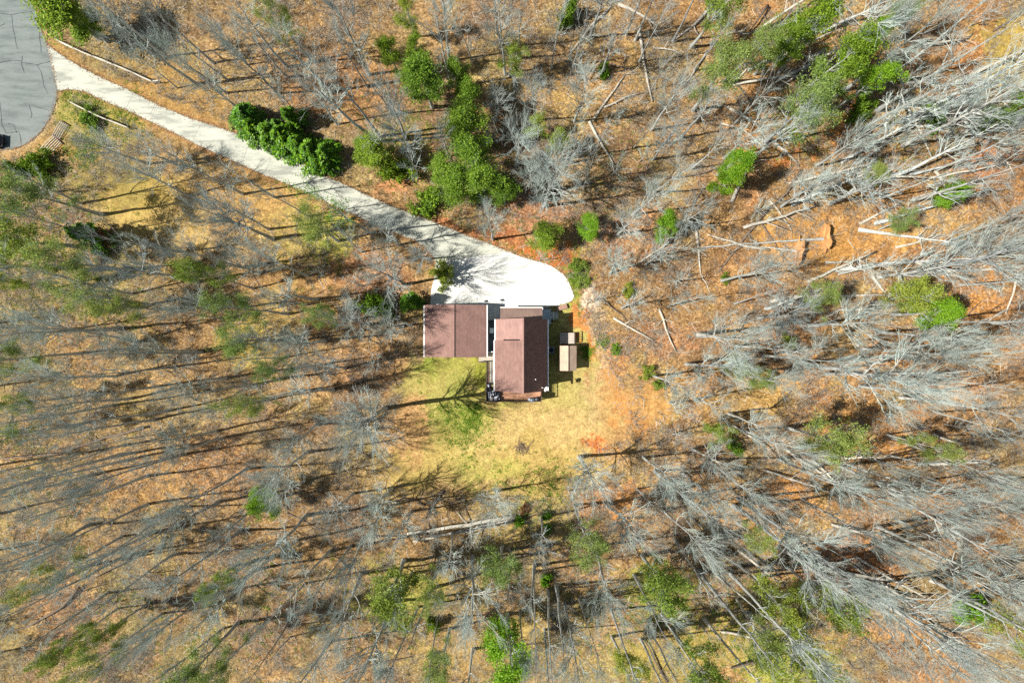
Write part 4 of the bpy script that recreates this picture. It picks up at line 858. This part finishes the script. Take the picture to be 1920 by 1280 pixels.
# digitised green trees and shrubs: key, x, y, R, h, description
GREEN = [('light0',1340,15,48,15,'bright green leafy tree'),('haze0',1345,150,55,15,'grey green budding tree'),('haze1',1405,95,45,14,'grey green budding tree'),('haze2',1500,215,66,16,'grey green budding tree'),
 ('lime0',1380,300,26,11,'bright green leafy tree'),('lime1',1362,338,24,9,'bright green leafy tree'),('lime1',1745,585,32,12,'lime leafed tree'),('light1',1700,560,40,11,'lime leafed tree'),
 ('pine0',1505,45,46,15,'round green pine'),('pine1',1462,88,28,12,'round green pine'),('pine2',1572,112,40,14,'round green pine'),('lime0',1625,88,30,13,'yellow green pine'),('lime1',1628,160,27,12,'yellow green pine'),('pine1',1555,158,26,11,'round green pine'),
 ('pine0',730,105,24,9,'green pine'),('pine1',780,105,22,9,'green pine'),('pine2',795,155,40,12,'green pine'),('pine0',762,150,26,9,'green pine'),('pine1',862,148,24,9,'green pine'),('pine2',880,190,26,9,'green pine'),
 ('pine0',880,240,42,10,'green pine'),('pine1',885,305,40,11,'green pine'),('pine2',905,355,38,10,'green pine'),('pine0',850,350,36,9,'green pine'),('pine1',830,320,28,7,'green pine'),('pine2',945,365,26,8,'green pine'),('bushg0',800,380,30,3,'olive shrub'),
 ('light2',955,105,28,9,'green leafy tree'),('light0',765,25,20,9,'green leafy tree'),
 ('pine0',1030,445,30,6,'dark green pine'),('lime0',1103,420,22,6,'bright green leafy tree'),('lime1',1245,428,18,7,'narrow lime leafed tree'),('bushg1',1083,500,17,1.8,'green shrub'),('bushg1',1092,528,14,1.2,'green shrub'),
 ('light1',40,440,50,14,'yellow green leafy tree'),('haze0',85,370,55,15,'grey green budding tree'),('ever1',160,440,24,8,'dark evergreen'),('rust0',185,445,18,5,'rusty brown evergreen'),('haze1',140,490,50,15,'grey green budding tree'),('light2',8,530,28,12,'green leafy tree'),
 ('haze2',180,570,42,13,'grey green budding tree'),('haze0',255,575,38,11,'grey green budding tree'),('haze1',40,665,45,15,'grey green budding tree'),('light0',12,760,26,13,'green leafy tree'),('haze2',470,640,38,13,'yellow budding tree'),
 ('haze1',15,820,38,14,'grey green budding tree'),('bushg1',828,512,24,5,'green shrub'),('bushg0',692,572,26,5,'olive green shrub'),('ever1',768,567,19,6.5,'dark green round evergreen'),('bushg0',715,575,24,4,'olive green shrub'),
 ('haze2',600,432,40,12,'yellow green budding tree'),('lime0',500,952,28,8,'bright green leafy tree'),('light0',735,1095,55,13,'pale green budding tree'),('haze0',940,1065,46,12,'grey green budding tree'),('lime0',950,1222,48,15,'bright green leafy tree'),
 ('light1',1235,1090,55,14,'yellow green leafy tree'),('bushg0',812,1175,16,3,'green shrub'),('bushd0',973,975,11,1.6,'dark green bush'),('bushd0',1025,965,10,1.5,'dark green bush'),('bushd0',1026,990,11,1.6,'dark green bush'),('bushr0',985,955,12,1.5,'orange brown bush'),
 ('bushd0',1023,1090,13,2.5,'dark green bush'),('bushg1',1215,697,15,1.8,'green shrub'),('bushg1',1236,722,12,1.5,'green shrub'),('light2',1345,815,26,8,'green leafy tree'),('bushg0',1380,840,16,2,'green shrub'),('bushl0',1156,655,11,1.3,'bright green shrub'),
 ('haze0',1540,822,62,14,'grey green budding tree'),('haze1',1735,832,32,12,'grey green budding tree'),('light0',1440,1112,36,14,'green leafy tree'),('light1',1552,1125,42,16,'yellow green leafy tree'),('light2',1480,1240,58,19,'bright green leafy tree'),('haze2',1440,1190,40,15,'grey green budding tree'),
 ('light1',1305,1262,44,17,'green leafy tree'),('light0',425,1092,28,12,'green leafy tree'),('light1',125,1205,26,14,'green leafy tree'),('light2',195,1190,24,13,'green leafy tree'),('haze0',370,1245,52,16,'yellow green budding tree'),('haze1',120,1060,40,16,'grey green budding tree'),
 ('haze2',1420,1010,36,10,'grey green budding tree'),('lime0',1790,357,26,6,'bright green shrub tree'),('haze1',1640,330,26,5,'grey green budding tree'),('bushg0',1620,200,24,3,'green shrub'),('bushg0',1755,215,28,3,'green shrub'),('pine1',1880,215,26,9,'dark green pine'),
 ('bushd0',1132,131,14,2.2,'dark green bush'),('light0',1010,235,20,6,'green leafy tree'),('light1',1048,262,16,6,'green leafy tree'),('bushg0',1065,25,22,6,'green shrub'),('haze0',1690,20,36,14,'grey green budding tree'),
 ('bushg0',1360,522,10,1.4,'green shrub'),('bushg1',1180,545,14,1.8,'green shrub'),('pine2',120,22,60,10,'wide green evergreen'),('pine1',150,40,34,8,'wide green evergreen'),('bushg0',70,305,26,4,'dark green shrub'),('bushd0',35,315,17,4,'dark blue green shrub'),('bushg0',165,222,22,2.0,'grey green bush'),
 ('pine0',700,290,34,7,'green pine'),('bushg0',745,315,32,5,'green shrub'),('pine2',680,272,24,6,'green pine'),('haze1',1530,560,36,8,'grey green budding tree'),('bushl0',1830,1150,30,5,'green shrub'),('haze2',1680,420,24,6,'grey green budding tree'),
 ('haze0',1370,690,28,9,'yellow green budding tree'),('haze1',1410,700,30,9,'yellow green budding tree'),('bushg1',1480,640,14,2,'green shrub'),('haze2',830,1240,44,13,'grey green budding tree'),('light0',1170,1260,36,14,'green leafy tree')]
for (k, x, y, R, h, d) in GREEN:
    cat = 'shrub' if k.startswith('bush') else 'tree'
    plant(k, x, y, R*(1.05 if k.startswith('pine') else 1.1 if cat == 'tree' else .95), h, d, cat, 'green shrubs in the clearing and woods' if cat == 'shrub' else 'green trees in the woods', frac=.45 if k.startswith(('bush','ever','rust')) else .68)
# evergreen row along the drive
ROW = [(463,218,32,5.5),(478,243,24,5.0),(508,250,27,5.5),(550,222,22,6.5),(537,262,30,6.0),(560,275,27,5.5),(585,290,30,6.0),(608,292,27,5.5),(600,308,22,4.5),(522,240,18,4.0)]
for i, (x, y, R, h) in enumerate(ROW):
    o_ = ['first', 'second', 'third', 'fourth', 'fifth', 'sixth', 'seventh', 'eighth', 'ninth', 'tenth'][sorted(range(10), key=lambda j: ROW[j][0]).index(i)]
    plant('ever%d' % (i % 3), x, y, R*1.1, h, '', 'tree', 'evergreen row along the driveway', 'dark evergreen, %s from the left in the row along the driveway' % o_, .40)
# the leaning tree over the drive, pale green at the tip
plant('sparse0', 632, 388, 46, 24, '', 'tree', None, 'dark leaning tree with pale new leaves hanging over the driveway', .68)

# trees out of the picture on the left whose shadows reach in
for i, (x, y) in enumerate([(-19,30),(-12,-25),(-22,-60)]): pass
for i in range(13):
    x = -66.5-RND.uniform(0, 9); y = -40+i*4.6+RND.uniform(-1.5, 1.5)
    if y > 10: break
    q = 960+15*x; pq = 640-15*y; h = RND.uniform(19, 24); k_ = CAMH/(CAMH-h*.72)
    plant('tall%d' % (i % 4), 960+(q-960)*k_, 640+(pq-640)*k_, 60, h, 'bare grey tree beyond the left edge', 'tree', 'bare trees in the woods')

# gap filling: the rest of the wood
def busy(px, py, R):
    return any(math.hypot(px-a, py-b) < .52*(R+c) for a, b, c in PLACED)
def in_open(px, py, h):
    g = 1-h*.72/CAMH; bx = 960+(px-960)*g; by = 640+(py-640)*g
    for (qx, qy) in ((bx, by), (px, py)):
        if inside([qx],[qy],LAWN)[0] or inside([qx],[qy],DRIVE)[0] or inside([qx],[qy],PAD)[0] or inside([qx],[qy],ASPH)[0]: return True
        if 785 < qx < 1120 and 555 < qy < 770: return True
        if seg_dist(np.array([qx]), np.array([qy]), MID)[0] < 42: return True
        if h > 1 and seg_dist(np.array([bx+h*10]), np.array([by-h*1.6]), MID)[0] < 34: return True
        if math.hypot((qx-290)/80, (qy-390)/60) < 1 or (qx < 330 and qy < 300 and qx+qy*0 < 260): return True
        if math.hypot((qx-1560)/110, (qy-455)/60) < 1 or math.hypot((qx-1165)/60, (qy-740)/90) < 1: return True
    return False
tries = 0; added = 0
while tries < 6000 and added < 130:
    tries += 1; px = RND.uniform(-30, 1950); py = RND.uniform(-30, 1310)
    far = math.hypot(px-960, py-640)/1100; h = RND.uniform(11, 16)+9*far*RND.uniform(.5, 1); k = RND.choice('tbbbssmmg'); 
    if k == 'm': h = RND.uniform(5, 9)
    if k == 's': h = min(h, 19)
    R = {'t': 42, 'b': 44, 's': 30, 'm': 26, 'g': 36}[k]*RND.uniform(.8, 1.2)*(1+.25*far)
    if px > 1250 and py > 650: R *= .8
    if busy(px, py, R*(1.3 if px > 1250 else 1)) or in_open(px, py, h): continue
    if (px < 700 or py > 980) and RND.random() < .20 and k != 'm':
        plant(RND.choice(['haze0', 'haze1', 'haze2', 'light1']), px, py, R*.9, min(h, 17), 'thin yellow green budding tree', 'tree', 'green trees in the woods', frac=.68)
    else: add_bare(px, py, R, h, k)
    added += 1

# ------------------------------------------------------------------ fallen logs and uprooted trees
LOGR = random.Random(5)
def log(pts, r0, label_base, mat='log', stubs=3, z=None, name='fallen_log'):
    P = [W(*q) for q in pts]; L = sum((P[i+1]-P[i]).length for i in range(len(P)-1)); m = MB(); full = []
    for i in range(len(P)-1):
        k = max(2, int((P[i+1]-P[i]).length/1.2))
        for j in range(k): full.append(P[i].lerp(P[i+1], j/k))
    full.append(P[-1]); n = len(full); out = []; rs = []
    ext = z if z is not None else LOGR.uniform(.0, .5)
    for i, p in enumerate(full):
        t = i/(n-1); r = r0*(1-.62*t); out.append(Vector((p.x+LOGR.uniform(-.07,.07), p.y+LOGR.uniform(-.07,.07), max(gzs(p.x,p.y), -.02)+r*.8+ext*math.sin(t*2.6)))); rs.append(r)
    m.tube(out, rs, 8)
    for s in range(stubs):
        i = LOGR.randrange(n//3, n) if n > 3 else n-1; a = LOGR.uniform(.5, 1.1)*LOGR.choice((-1, 1)); d = (out[min(i, n-1)]-out[max(i-1, 0)]).normalized()
        dd = Vector((d.x*math.cos(a)-d.y*math.sin(a), d.x*math.sin(a)+d.y*math.cos(a), LOGR.uniform(.1, .5))).normalized(); l = LOGR.uniform(.12,.3)*min(L, 10)
        q = [out[i], out[i]+dd*l*.5+Vector((LOGR.uniform(-.1,.1),LOGR.uniform(-.1,.1),.1)), out[i]+dd*l+Vector((LOGR.uniform(-.3,.3),LOGR.uniform(-.3,.3),.05))]
        m.tube(q, [rs[i]*.45, rs[i]*.3, rs[i]*.12], 5)
    o = m.build(name, M[mat], None, True)
    c = pts[len(pts)//2] if len(pts) > 2 else ((pts[0][0]+pts[1][0])/2, (pts[0][1]+pts[1][1])/2)
    tag(o, where(c[0], c[1], label_base), 'log', 'fallen logs in the woods'); return o
PALE = 'pale fallen log'; DARK = 'dark fallen trunk'  # the dark label also covers trunk shadows laid as logs
LOGS = [([(1196,60),(1205,120),(1222,190)],.22,PALE,'log'),([(1110,228),(1140,185),(1172,140)],.17,PALE,'log'),([(1345,0),(1300,50),(1260,80)],.25,PALE,'log'),([(1105,230),(1128,275),(1152,312)],.2,PALE,'log'),
 ([(1325,98),(1308,125),(1285,160)],.13,PALE,'log'),([(1145,15),(1110,50),(1065,105)],.16,PALE,'log'),([(1158,12),(1195,30),(1235,55)],.24,PALE,'log'),([(1440,10),(1405,60)],.18,DARK,'bark_dark'),
 ([(1370,165),(1400,130),(1435,112)],.15,PALE,'log'),([(1360,205),(1410,235),(1440,275)],.2,PALE,'log'),([(1545,92),(1500,140),(1440,175)],.18,PALE,'log'),([(1370,380),(1400,310),(1450,250)],.24,PALE,'log'),
 ([(1440,390),(1400,440),(1345,512)],.24,DARK,'bark_dark'),([(1500,322),(1470,365),(1440,392)],.22,DARK,'bark_dark'),([(1302,420),(1308,470),(1314,515)],.2,PALE,'log'),([(1315,515),(1322,530),(1336,560)],.1,PALE,'log'),
 ([(1365,523),(1410,515),(1445,500)],.2,PALE,'log'),([(1310,465),(1370,460),(1440,455)],.17,PALE,'log'),([(1440,470),(1390,462),(1325,440)],.17,PALE,'log'),([(1660,100),(1680,140),(1702,182)],.17,PALE,'log'),([(1672,98),(1692,140),(1712,180)],.14,PALE,'log'),
 ([(1702,205),(1720,245),(1745,300)],.2,PALE,'log'),([(1750,320),(1760,340),(1772,370)],.22,PALE,'log'),([(1440,262),(1465,285),(1495,310)],.24,PALE,'log'),([(1905,515),(1893,550),(1882,588)],.17,PALE,'log'),
 ([(1675,464),(1730,452),(1790,438)],.16,PALE,'log'),([(1545,493),(1580,492),(1612,495)],.2,PALE,'log'),([(1608,421),(1650,398),(1690,378)],.2,PALE,'log'),([(1855,607),(1890,604),(1925,603)],.22,PALE,'log'),
 ([(1600,585),(1560,600),(1515,622)],.12,PALE,'log'),([(1440,565),(1500,555),(1560,556),(1680,553)],.26,PALE,'log'),([(1700,568),(1640,578),(1570,582),(1520,608)],.24,PALE,'log'),([(1585,448),(1600,470),(1588,455)],.05,PALE,'log'),
 ([(963,968),(860,983),(765,997)],.36,PALE,'log'),([(962,975),(865,994),(775,1012)],.30,PALE,'log'),([(832,918),(812,945),(798,968)],.24,DARK,'bark_dark'),([(798,945),(780,935),(760,932),(735,938)],.12,DARK,'bark_dark'),
 ([(1290,1110),(1330,1115),(1378,1118)],.16,DARK,'bark_dark'),([(1442,1232),(1400,1240),(1368,1250)],.24,DARK,'bark_dark'),([(955,1030),(1000,1022),(1048,1014)],.16,DARK,'bark_dark'),([(928,1044),(985,1040),(1042,1032)],.16,DARK,'bark_dark'),  # last two logs are trunk shadows laid down as dark strips
 ([(640,1265),(700,1245),(775,1230)],.16,DARK,'bark_dark'),([(740,1100),(700,1120),(660,1135)],.12,DARK,'bark_dark'),([(1590,1240),(1600,1255),(1620,1250)],.10,DARK,'bark_dark'),([(1740,1085),(1790,1105),(1840,1135),(1925,1190)],.2,PALE,'log'),
 ([(150,1100),(120,1135),(60,1170),(0,1190)],.2,DARK,'bark_dark'),([(305,1020),(240,1050),(170,1085)],.16,DARK,'bark_dark'),([(540,960),(600,990),(630,992)],.10,DARK,'bark_dark'),([(1250,1275),(1225,1230),(1205,1190)],.15,DARK,'bark_dark'),
 ([(270,800),(200,820),(110,850),(0,858)],.2,DARK,'bark_dark'),([(1128,560),(1150,580),(1175,600)],.10,DARK,'bark_dark'),([(1280,950),(1310,985),(1330,1020)],.15,DARK,'bark_dark'),([(1520,860),(1555,895),(1580,915)],.15,PALE,'log'),
 ([(1745,812),(1775,825),(1800,830)],.2,PALE,'log'),([(1530,385),(1490,375),(1455,380)],.14,DARK,'bark_dark'),([(1240,335),(1300,330),(1345,318)],.14,DARK,'bark_dark'),([(1350,235),(1390,250),(1440,290)],.13,PALE,'log'),([(1225,92),(1262,100),(1290,112)],.12,PALE,'log')]
for pts, r, lb, mt in LOGS: log(pts, r, lb, mt)
r_ = random.Random(77)
for i in range(26):    # more downed stems across the storm-hit slope, upper right
    x = r_.uniform(1130, 1900); y = r_.uniform(40, 620)
    if in_open(x, y, 0.1): continue
    a = math.radians(r_.choice((r_.gauss(-28, 10), r_.gauss(8, 12), r_.gauss(60, 15)))); L = r_.uniform(40, 110)
    log([(x, y), (x+L*.5*math.cos(a)+r_.uniform(-4, 4), y+L*.5*math.sin(a)+r_.uniform(-4, 4)), (x+L*math.cos(a), y+L*math.sin(a))], r_.uniform(.09, .2), PALE if i % 3 else DARK, 'log' if i % 3 else 'bark_dark')
for i in range(34):    # long pale stems leaning down the slope on the right side
    up_ = i % 2; x = r_.uniform(1330, 1800); y = r_.uniform(60, 600) if up_ else r_.uniform(640, 1200)
    if in_open(x, y, 0.1): continue
    a = math.atan2(y-640, x-960)*.55+r_.gauss(0, .22); L = r_.uniform(90, 190)
    log([(x, y), (x+L*.5*math.cos(a)+r_.uniform(-3, 3), y+L*.5*math.sin(a)+r_.uniform(-3, 3)), (x+L*math.cos(a), y+L*math.sin(a))], r_.uniform(.16, .26), 'long pale fallen trunk', 'log', 5, r_.uniform(.3, 1.6))
def fallen_tree(key, bx, by, tx, ty, desc, tilt=12, plate=0, sc=None, label=None, bend=0):
    A = W(bx, by); B = W(tx, ty); d = B-A; L = d.length; name, meshes = PROTO[key]; H0, R0 = PROTO[key+'_d']
    t = bpy.data.objects.new('fallen_tree', None); COL.objects.link(t); t.empty_display_size = .5
    az = math.atan2(d.y, d.x); t.location = (A.x, A.y, gzs(A.x, A.y)+.3)
    k = L/H0/ math.cos(math.radians(tilt)); s = sc or max(.55, min(1.1, k)); t.scale = (s*.75, s, k)
    rot = Matrix.Rotation(az, 4, 'Z') @ Matrix.Rotation(math.radians(90-tilt), 4, 'Y'); t.rotation_euler = rot.to_euler()
    for nm, me in meshes: link_mesh(nm, me, t)
    if plate:
        rng = random.Random(int(bx)); m = MB(); vs = [(0,0,-.12),(0,0,-.30)]; n = 22
        for rad, zz in ((.55,.10),(1.0,-.02),(.55,-.42)):
            for i in range(n):
                a = 2*math.pi*i/n; rr = plate*rad*rng.uniform(.72, 1.15); vs.append((rr*math.cos(a)/(s*.75), rr*math.sin(a)/s, (zz+rng.uniform(-.12,.12))/k))
        fs = [(0, 2+i, 2+(i+1)%n) for i in range(n)]+[(2+i, 2+n+i, 2+n+(i+1)%n, 2+(i+1)%n) for i in range(n)]+[(2+n+i, 2+2*n+i, 2+2*n+(i+1)%n, 2+n+(i+1)%n) for i in range(n)]+[(1, 2+2*n+(i+1)%n, 2+2*n+i) for i in range(n)]
        m.add(vs, fs); o = m.build('root_plate', M['clay'], t)
        m = MB()
        for i in range(16):
            a = rng.uniform(0, 6.28); q = Vector((math.cos(a)*plate*.5/(s*.75), math.sin(a)*plate*.5/s, -.25/k)); e = Vector((math.cos(a+rng.uniform(-.5,.5))*plate*1.5/(s*.75), math.sin(a+rng.uniform(-.5,.5))*plate*1.5/s, rng.uniform(-.9,.1)/k))
            m.tube([q, (q+e)/2+Vector((rng.uniform(-.15,.15),0,0)), e], [.07,.04,.015], 5)
        m.build('roots', M['bark_dark'], o)
    tag(t, label or where((bx+tx)/2, (by+ty)/2, desc), 'fallen tree', 'storm felled trees'); return t
FT = [('snag0',1540,449,1360,456,'fallen tree',4,1.9,.7,'long pale uprooted tree with upper root plate, lying left across clay'),('snag1',1490,472,1385,462,'fallen tree',4,1.9,.5,'shorter pale uprooted tree with lower root plate on bare clay'),
 ('gnarl0',1575,305,1830,165,'leaning pale fallen tree',16,0,.85,None),('tall1',1690,228,1900,118,'leaning pale fallen tree',22,0,.9,None),('gnarl1',1750,245,1915,165,'leaning pale fallen tree',14,0,.9,None),
 ('tall2',1610,360,1830,255,'leaning pale fallen tree',18,0,.9,None),('snag2',1635,420,1840,360,'long fallen tree',9,0,.9,'long dark curved fallen trunk above the bare clay slope'),
 ('tall3',1605,432,1800,468,'leaning pale fallen tree',10,0,.8,None),('tall0',1560,507,1790,488,'leaning pale fallen tree',16,0,1.0,None),('slim0',1400,135,1530,60,'leaning pale fallen tree',14,0,.8,None),
 ('slim1',1455,255,1560,190,'leaning pale fallen tree',14,0,.8,None),('gnarl0',1540,60,1660,15,'leaning pale fallen tree',18,0,.9,None),('tall0',1480,385,1640,320,'leaning pale fallen tree',14,0,.85,None),
 ('gnarl1',1430,580,1540,540,'leaning pale fallen tree',12,0,.8,None),('slim2',1700,330,1850,300,'leaning pale fallen tree',16,0,.9,None)]
for f in FT: fallen_tree(*f[:6], tilt=f[6], plate=f[7], sc=f[8], label=f[9])

# ------------------------------------------------------------------ countless small stuff
def wood_mask(px, py):
    return ~(inside(px, py, LAWN) | inside(px, py, DRIVE) | inside(px, py, PAD) | inside(px, py, ASPH) | ((px > 785) & (px < 1085) & (py > 560) & (py < 760)) | (np.hypot((px-280)/90, (py-385)/60) < 1) | ((px < 140) & (py < 290)))
def scatter(n, seed, clus):
    rng = np.random.default_rng(seed); x = rng.uniform(-66, 66, n*3); y = rng.uniform(-45, 45, n*3)
    k = wood_mask(960+15*x, 640-15*y) & (seg_dist(960+15*x, 640-15*y, MID) > 36) & (fbm(x/clus, y/clus, seed+3, 3) > rng.uniform(.30, .62, n*3)); x = x[k][:n]; y = y[k][:n]
    return rng, x, y, gz(x, y)
def underbrush():
    rng, x, y, z = scatter(11000, 301, 6); n = len(x); k = 9
    o = np.repeat(np.stack([x, y, z-.03], 1), k, 0); n2 = len(o); hh = np.repeat(rng.uniform(.5, 2.0, n), k)
    D = norm(np.stack([rng.normal(size=n2), rng.normal(size=n2), np.full(n2, 1.1)], 1)); L = hh*rng.uniform(.6, 1.1, n2)
    p1 = o+D*(L*.5)[:, None]; p2 = p1+norm(D+rng.normal(size=(n2, 3))*.35)*(L*.5)[:, None]
    P = np.stack([o, p1, p2], 1); R = np.tile(np.array([[.018,.012,.005]]), (n2, 1)); a = tubes(P, R, 3)
    Q, QR = grow(rng, P, R, n2*2, .25, 1, .35, .7, .9, .7, .2, 1, (.010, .005)); b = tubes(Q, QR, 3)
    v, f = join([a, b]); tag(link_mesh('underbrush', raw_mesh('underbrush', v, f, 4, M['brush'])), 'thin leafless twigs and saplings covering the forest floor', 'undergrowth', None, 'stuff')
underbrush()
def sticks():
    rng, x, y, z = scatter(7500, 401, 4); n = len(x); a = rng.uniform(0, 6.28, n); L = rng.uniform(.3, 1.6, n)*rng.uniform(.5, 1.4, n)
    d = np.stack([np.cos(a), np.sin(a), rng.uniform(-.03, .12, n)], 1); c = np.stack([x, y, z+.05], 1)
    b = np.stack([-np.sin(a), np.cos(a), np.zeros(n)], 1)*(rng.normal(size=n)*.08)[:, None]
    P = np.stack([c-d*(L*.5)[:, None], c+b, c+d*(L*.5)[:, None]], 1); r = rng.uniform(.014, .04, n)[:, None]*np.array([[1,.8,.5]])
    v, f = tubes(P, r, 4); tag(link_mesh('forest_litter', raw_mesh('forest_litter', v, f, 4, M['log'])), 'fallen sticks and dead twigs strewn over the leaves', 'litter', None, 'stuff')
sticks()
def blown_leaves():
    rng = np.random.default_rng(55); E = DRIVE_TOP+DRIVE_BOT[::-1]; C = []
    lines = [DRIVE_TOP, DRIVE_BOT, PAD[:14], ASPH[3:24]]
    for ln in lines:
        for i in range(len(ln)-1):
            a = np.array(ln[i]); b = np.array(ln[i+1]); L = np.hypot(*(b-a)); n = int(L*(1.0 if ln[0] == PAD[0] else 2.6)); t = rng.random(n)[:, None]
            d = (b-a)/max(L, 1e-6); q = a+(b-a)*t+np.array([-d[1], d[0]])*rng.normal(size=(n, 1))*rng.choice([.8, 1.5, 4], (n, 1)); C.append(q)
    q = np.stack([rng.uniform(100, 1070, 220), rng.uniform(90, 575, 220)], 1); ok = inside(q[:,0], q[:,1], DRIVE) | inside(q[:,0], q[:,1], PAD); C.append(q[ok])
    q = np.concatenate(C); c = np.stack([(q[:,0]-960)/15, (640-q[:,1])/15, np.full(len(q), .075)], 1); c[:, 2] += rng.random(len(q))*.03
    v, f = leaf_quads(rng, c, .055, 1.2, 2.5)
    tag(link_mesh('fallen_leaves', raw_mesh('fallen_leaves', v, f, 4, leaf_mat('dead_leaf', (.16,.09,.05), (.30,.17,.09), (.42,.27,.15), .1))), 'dry brown leaves blown along the driveway and road edges', 'leaves', None, 'stuff')
blown_leaves()
def stones():
    rng = np.random.default_rng(91); n = 260; t = rng.random(n); i = rng.integers(0, 3, n); ln = np.array([(1098,575),(1128,640),(1150,700),(1185,780)]).astype(float)
    q = ln[i]+(ln[i+1]-ln[i])*t[:, None]+rng.normal(size=(n, 2))*np.array([15, 8]); x = (q[:, 0]-960)/15; y = (640-q[:, 1])/15; r = rng.uniform(.05, .22, n)**1.0*rng.uniform(.5, 1.2, n)
    D = np.array([[1,0,0],[.3,.95,0],[-.8,.6,0],[-.8,-.6,0],[.3,-.95,0],[.1,.1,.6]]); c = np.stack([x, y, gz(x, y)-.02], 1)
    V = c[:, None]+D[None]*r[:, None, None]*rng.uniform(.65, 1.25, (n, 6, 1)); F = np.array([[0,1,5],[1,2,5],[2,3,5],[3,4,5],[4,0,5]]); F = (np.arange(n)*6)[:, None, None]+F[None]
    tag(link_mesh('pebbles', raw_mesh('pebbles', V.reshape(-1, 3), F.reshape(-1, 3), 3, M['stone'])), 'loose stones scattered along the red clay strip', 'stones', None, 'stuff')
stones()
def lowgreen():
    rng = np.random.default_rng(7); C = []
    spots = [(840,770,45,110),(880,800,40,90),(905,690,25,80),(820,690,25,120),(890,790,14,60),(1085,520,14,160),(1075,580,12,120),(1100,660,10,80),(870,830,60,70),(930,900,60,60),(1130,640,10,60),(890,765,16,70),(225,215,50,200),(150,185,40,160),(160,280,35,220),(1000,960,50,140),(1220,1130,80,300),(1450,1200,90,400),(740,1130,80,250),(100,420,90,300),(200,560,80,300),(1770,240,80,200),(1500,240,60,200),(1040,900,50,120),(560,330,30,60),(760,260,80,250),(900,330,80,250),(1000,470,60,120),(1340,1130,80,200),(60,560,60,150),(250,1180,150,260),(500,1120,120,200),(80,900,90,180),(600,470,60,120),(1500,1150,110,260),(1050,1150,100,200),(1150,330,120,150),(1620,180,120,200)]
    for (x, y, s, n) in spots:
        q = rng.normal(size=(n, 2))*s*.6+np.array([x, y]); ok = ~(inside(q[:,0], q[:,1], DRIVE)|inside(q[:,0], q[:,1], PAD)|inside(q[:,0], q[:,1], ASPH)|((q[:,0]>790)&(q[:,0]<1085)&(q[:,1]>565)&(q[:,1]<756))); q = q[ok]
        X = (q[:, 0]-960)/15; Y = (640-q[:, 1])/15; k = 14
        c = np.repeat(np.stack([X, Y, gz(X, Y)+.06], 1), k, 0)+rng.normal(size=(len(X)*k, 3))*np.array([.16,.16,.03]); C.append(c)
    c = np.concatenate(C); v, f = leaf_quads(rng, c, .06, 1.4, 1.2)
    tag(link_mesh('ground_cover', raw_mesh('ground_cover', v, f, 4, M['leaf_mid'])), 'scattered low green weeds and ivy on the ground', 'ground cover', None, 'stuff')
lowgreen()
print('OBJECT COUNT', len(bpy.data.objects), 'placed', len(PLACED), 'filled', added)
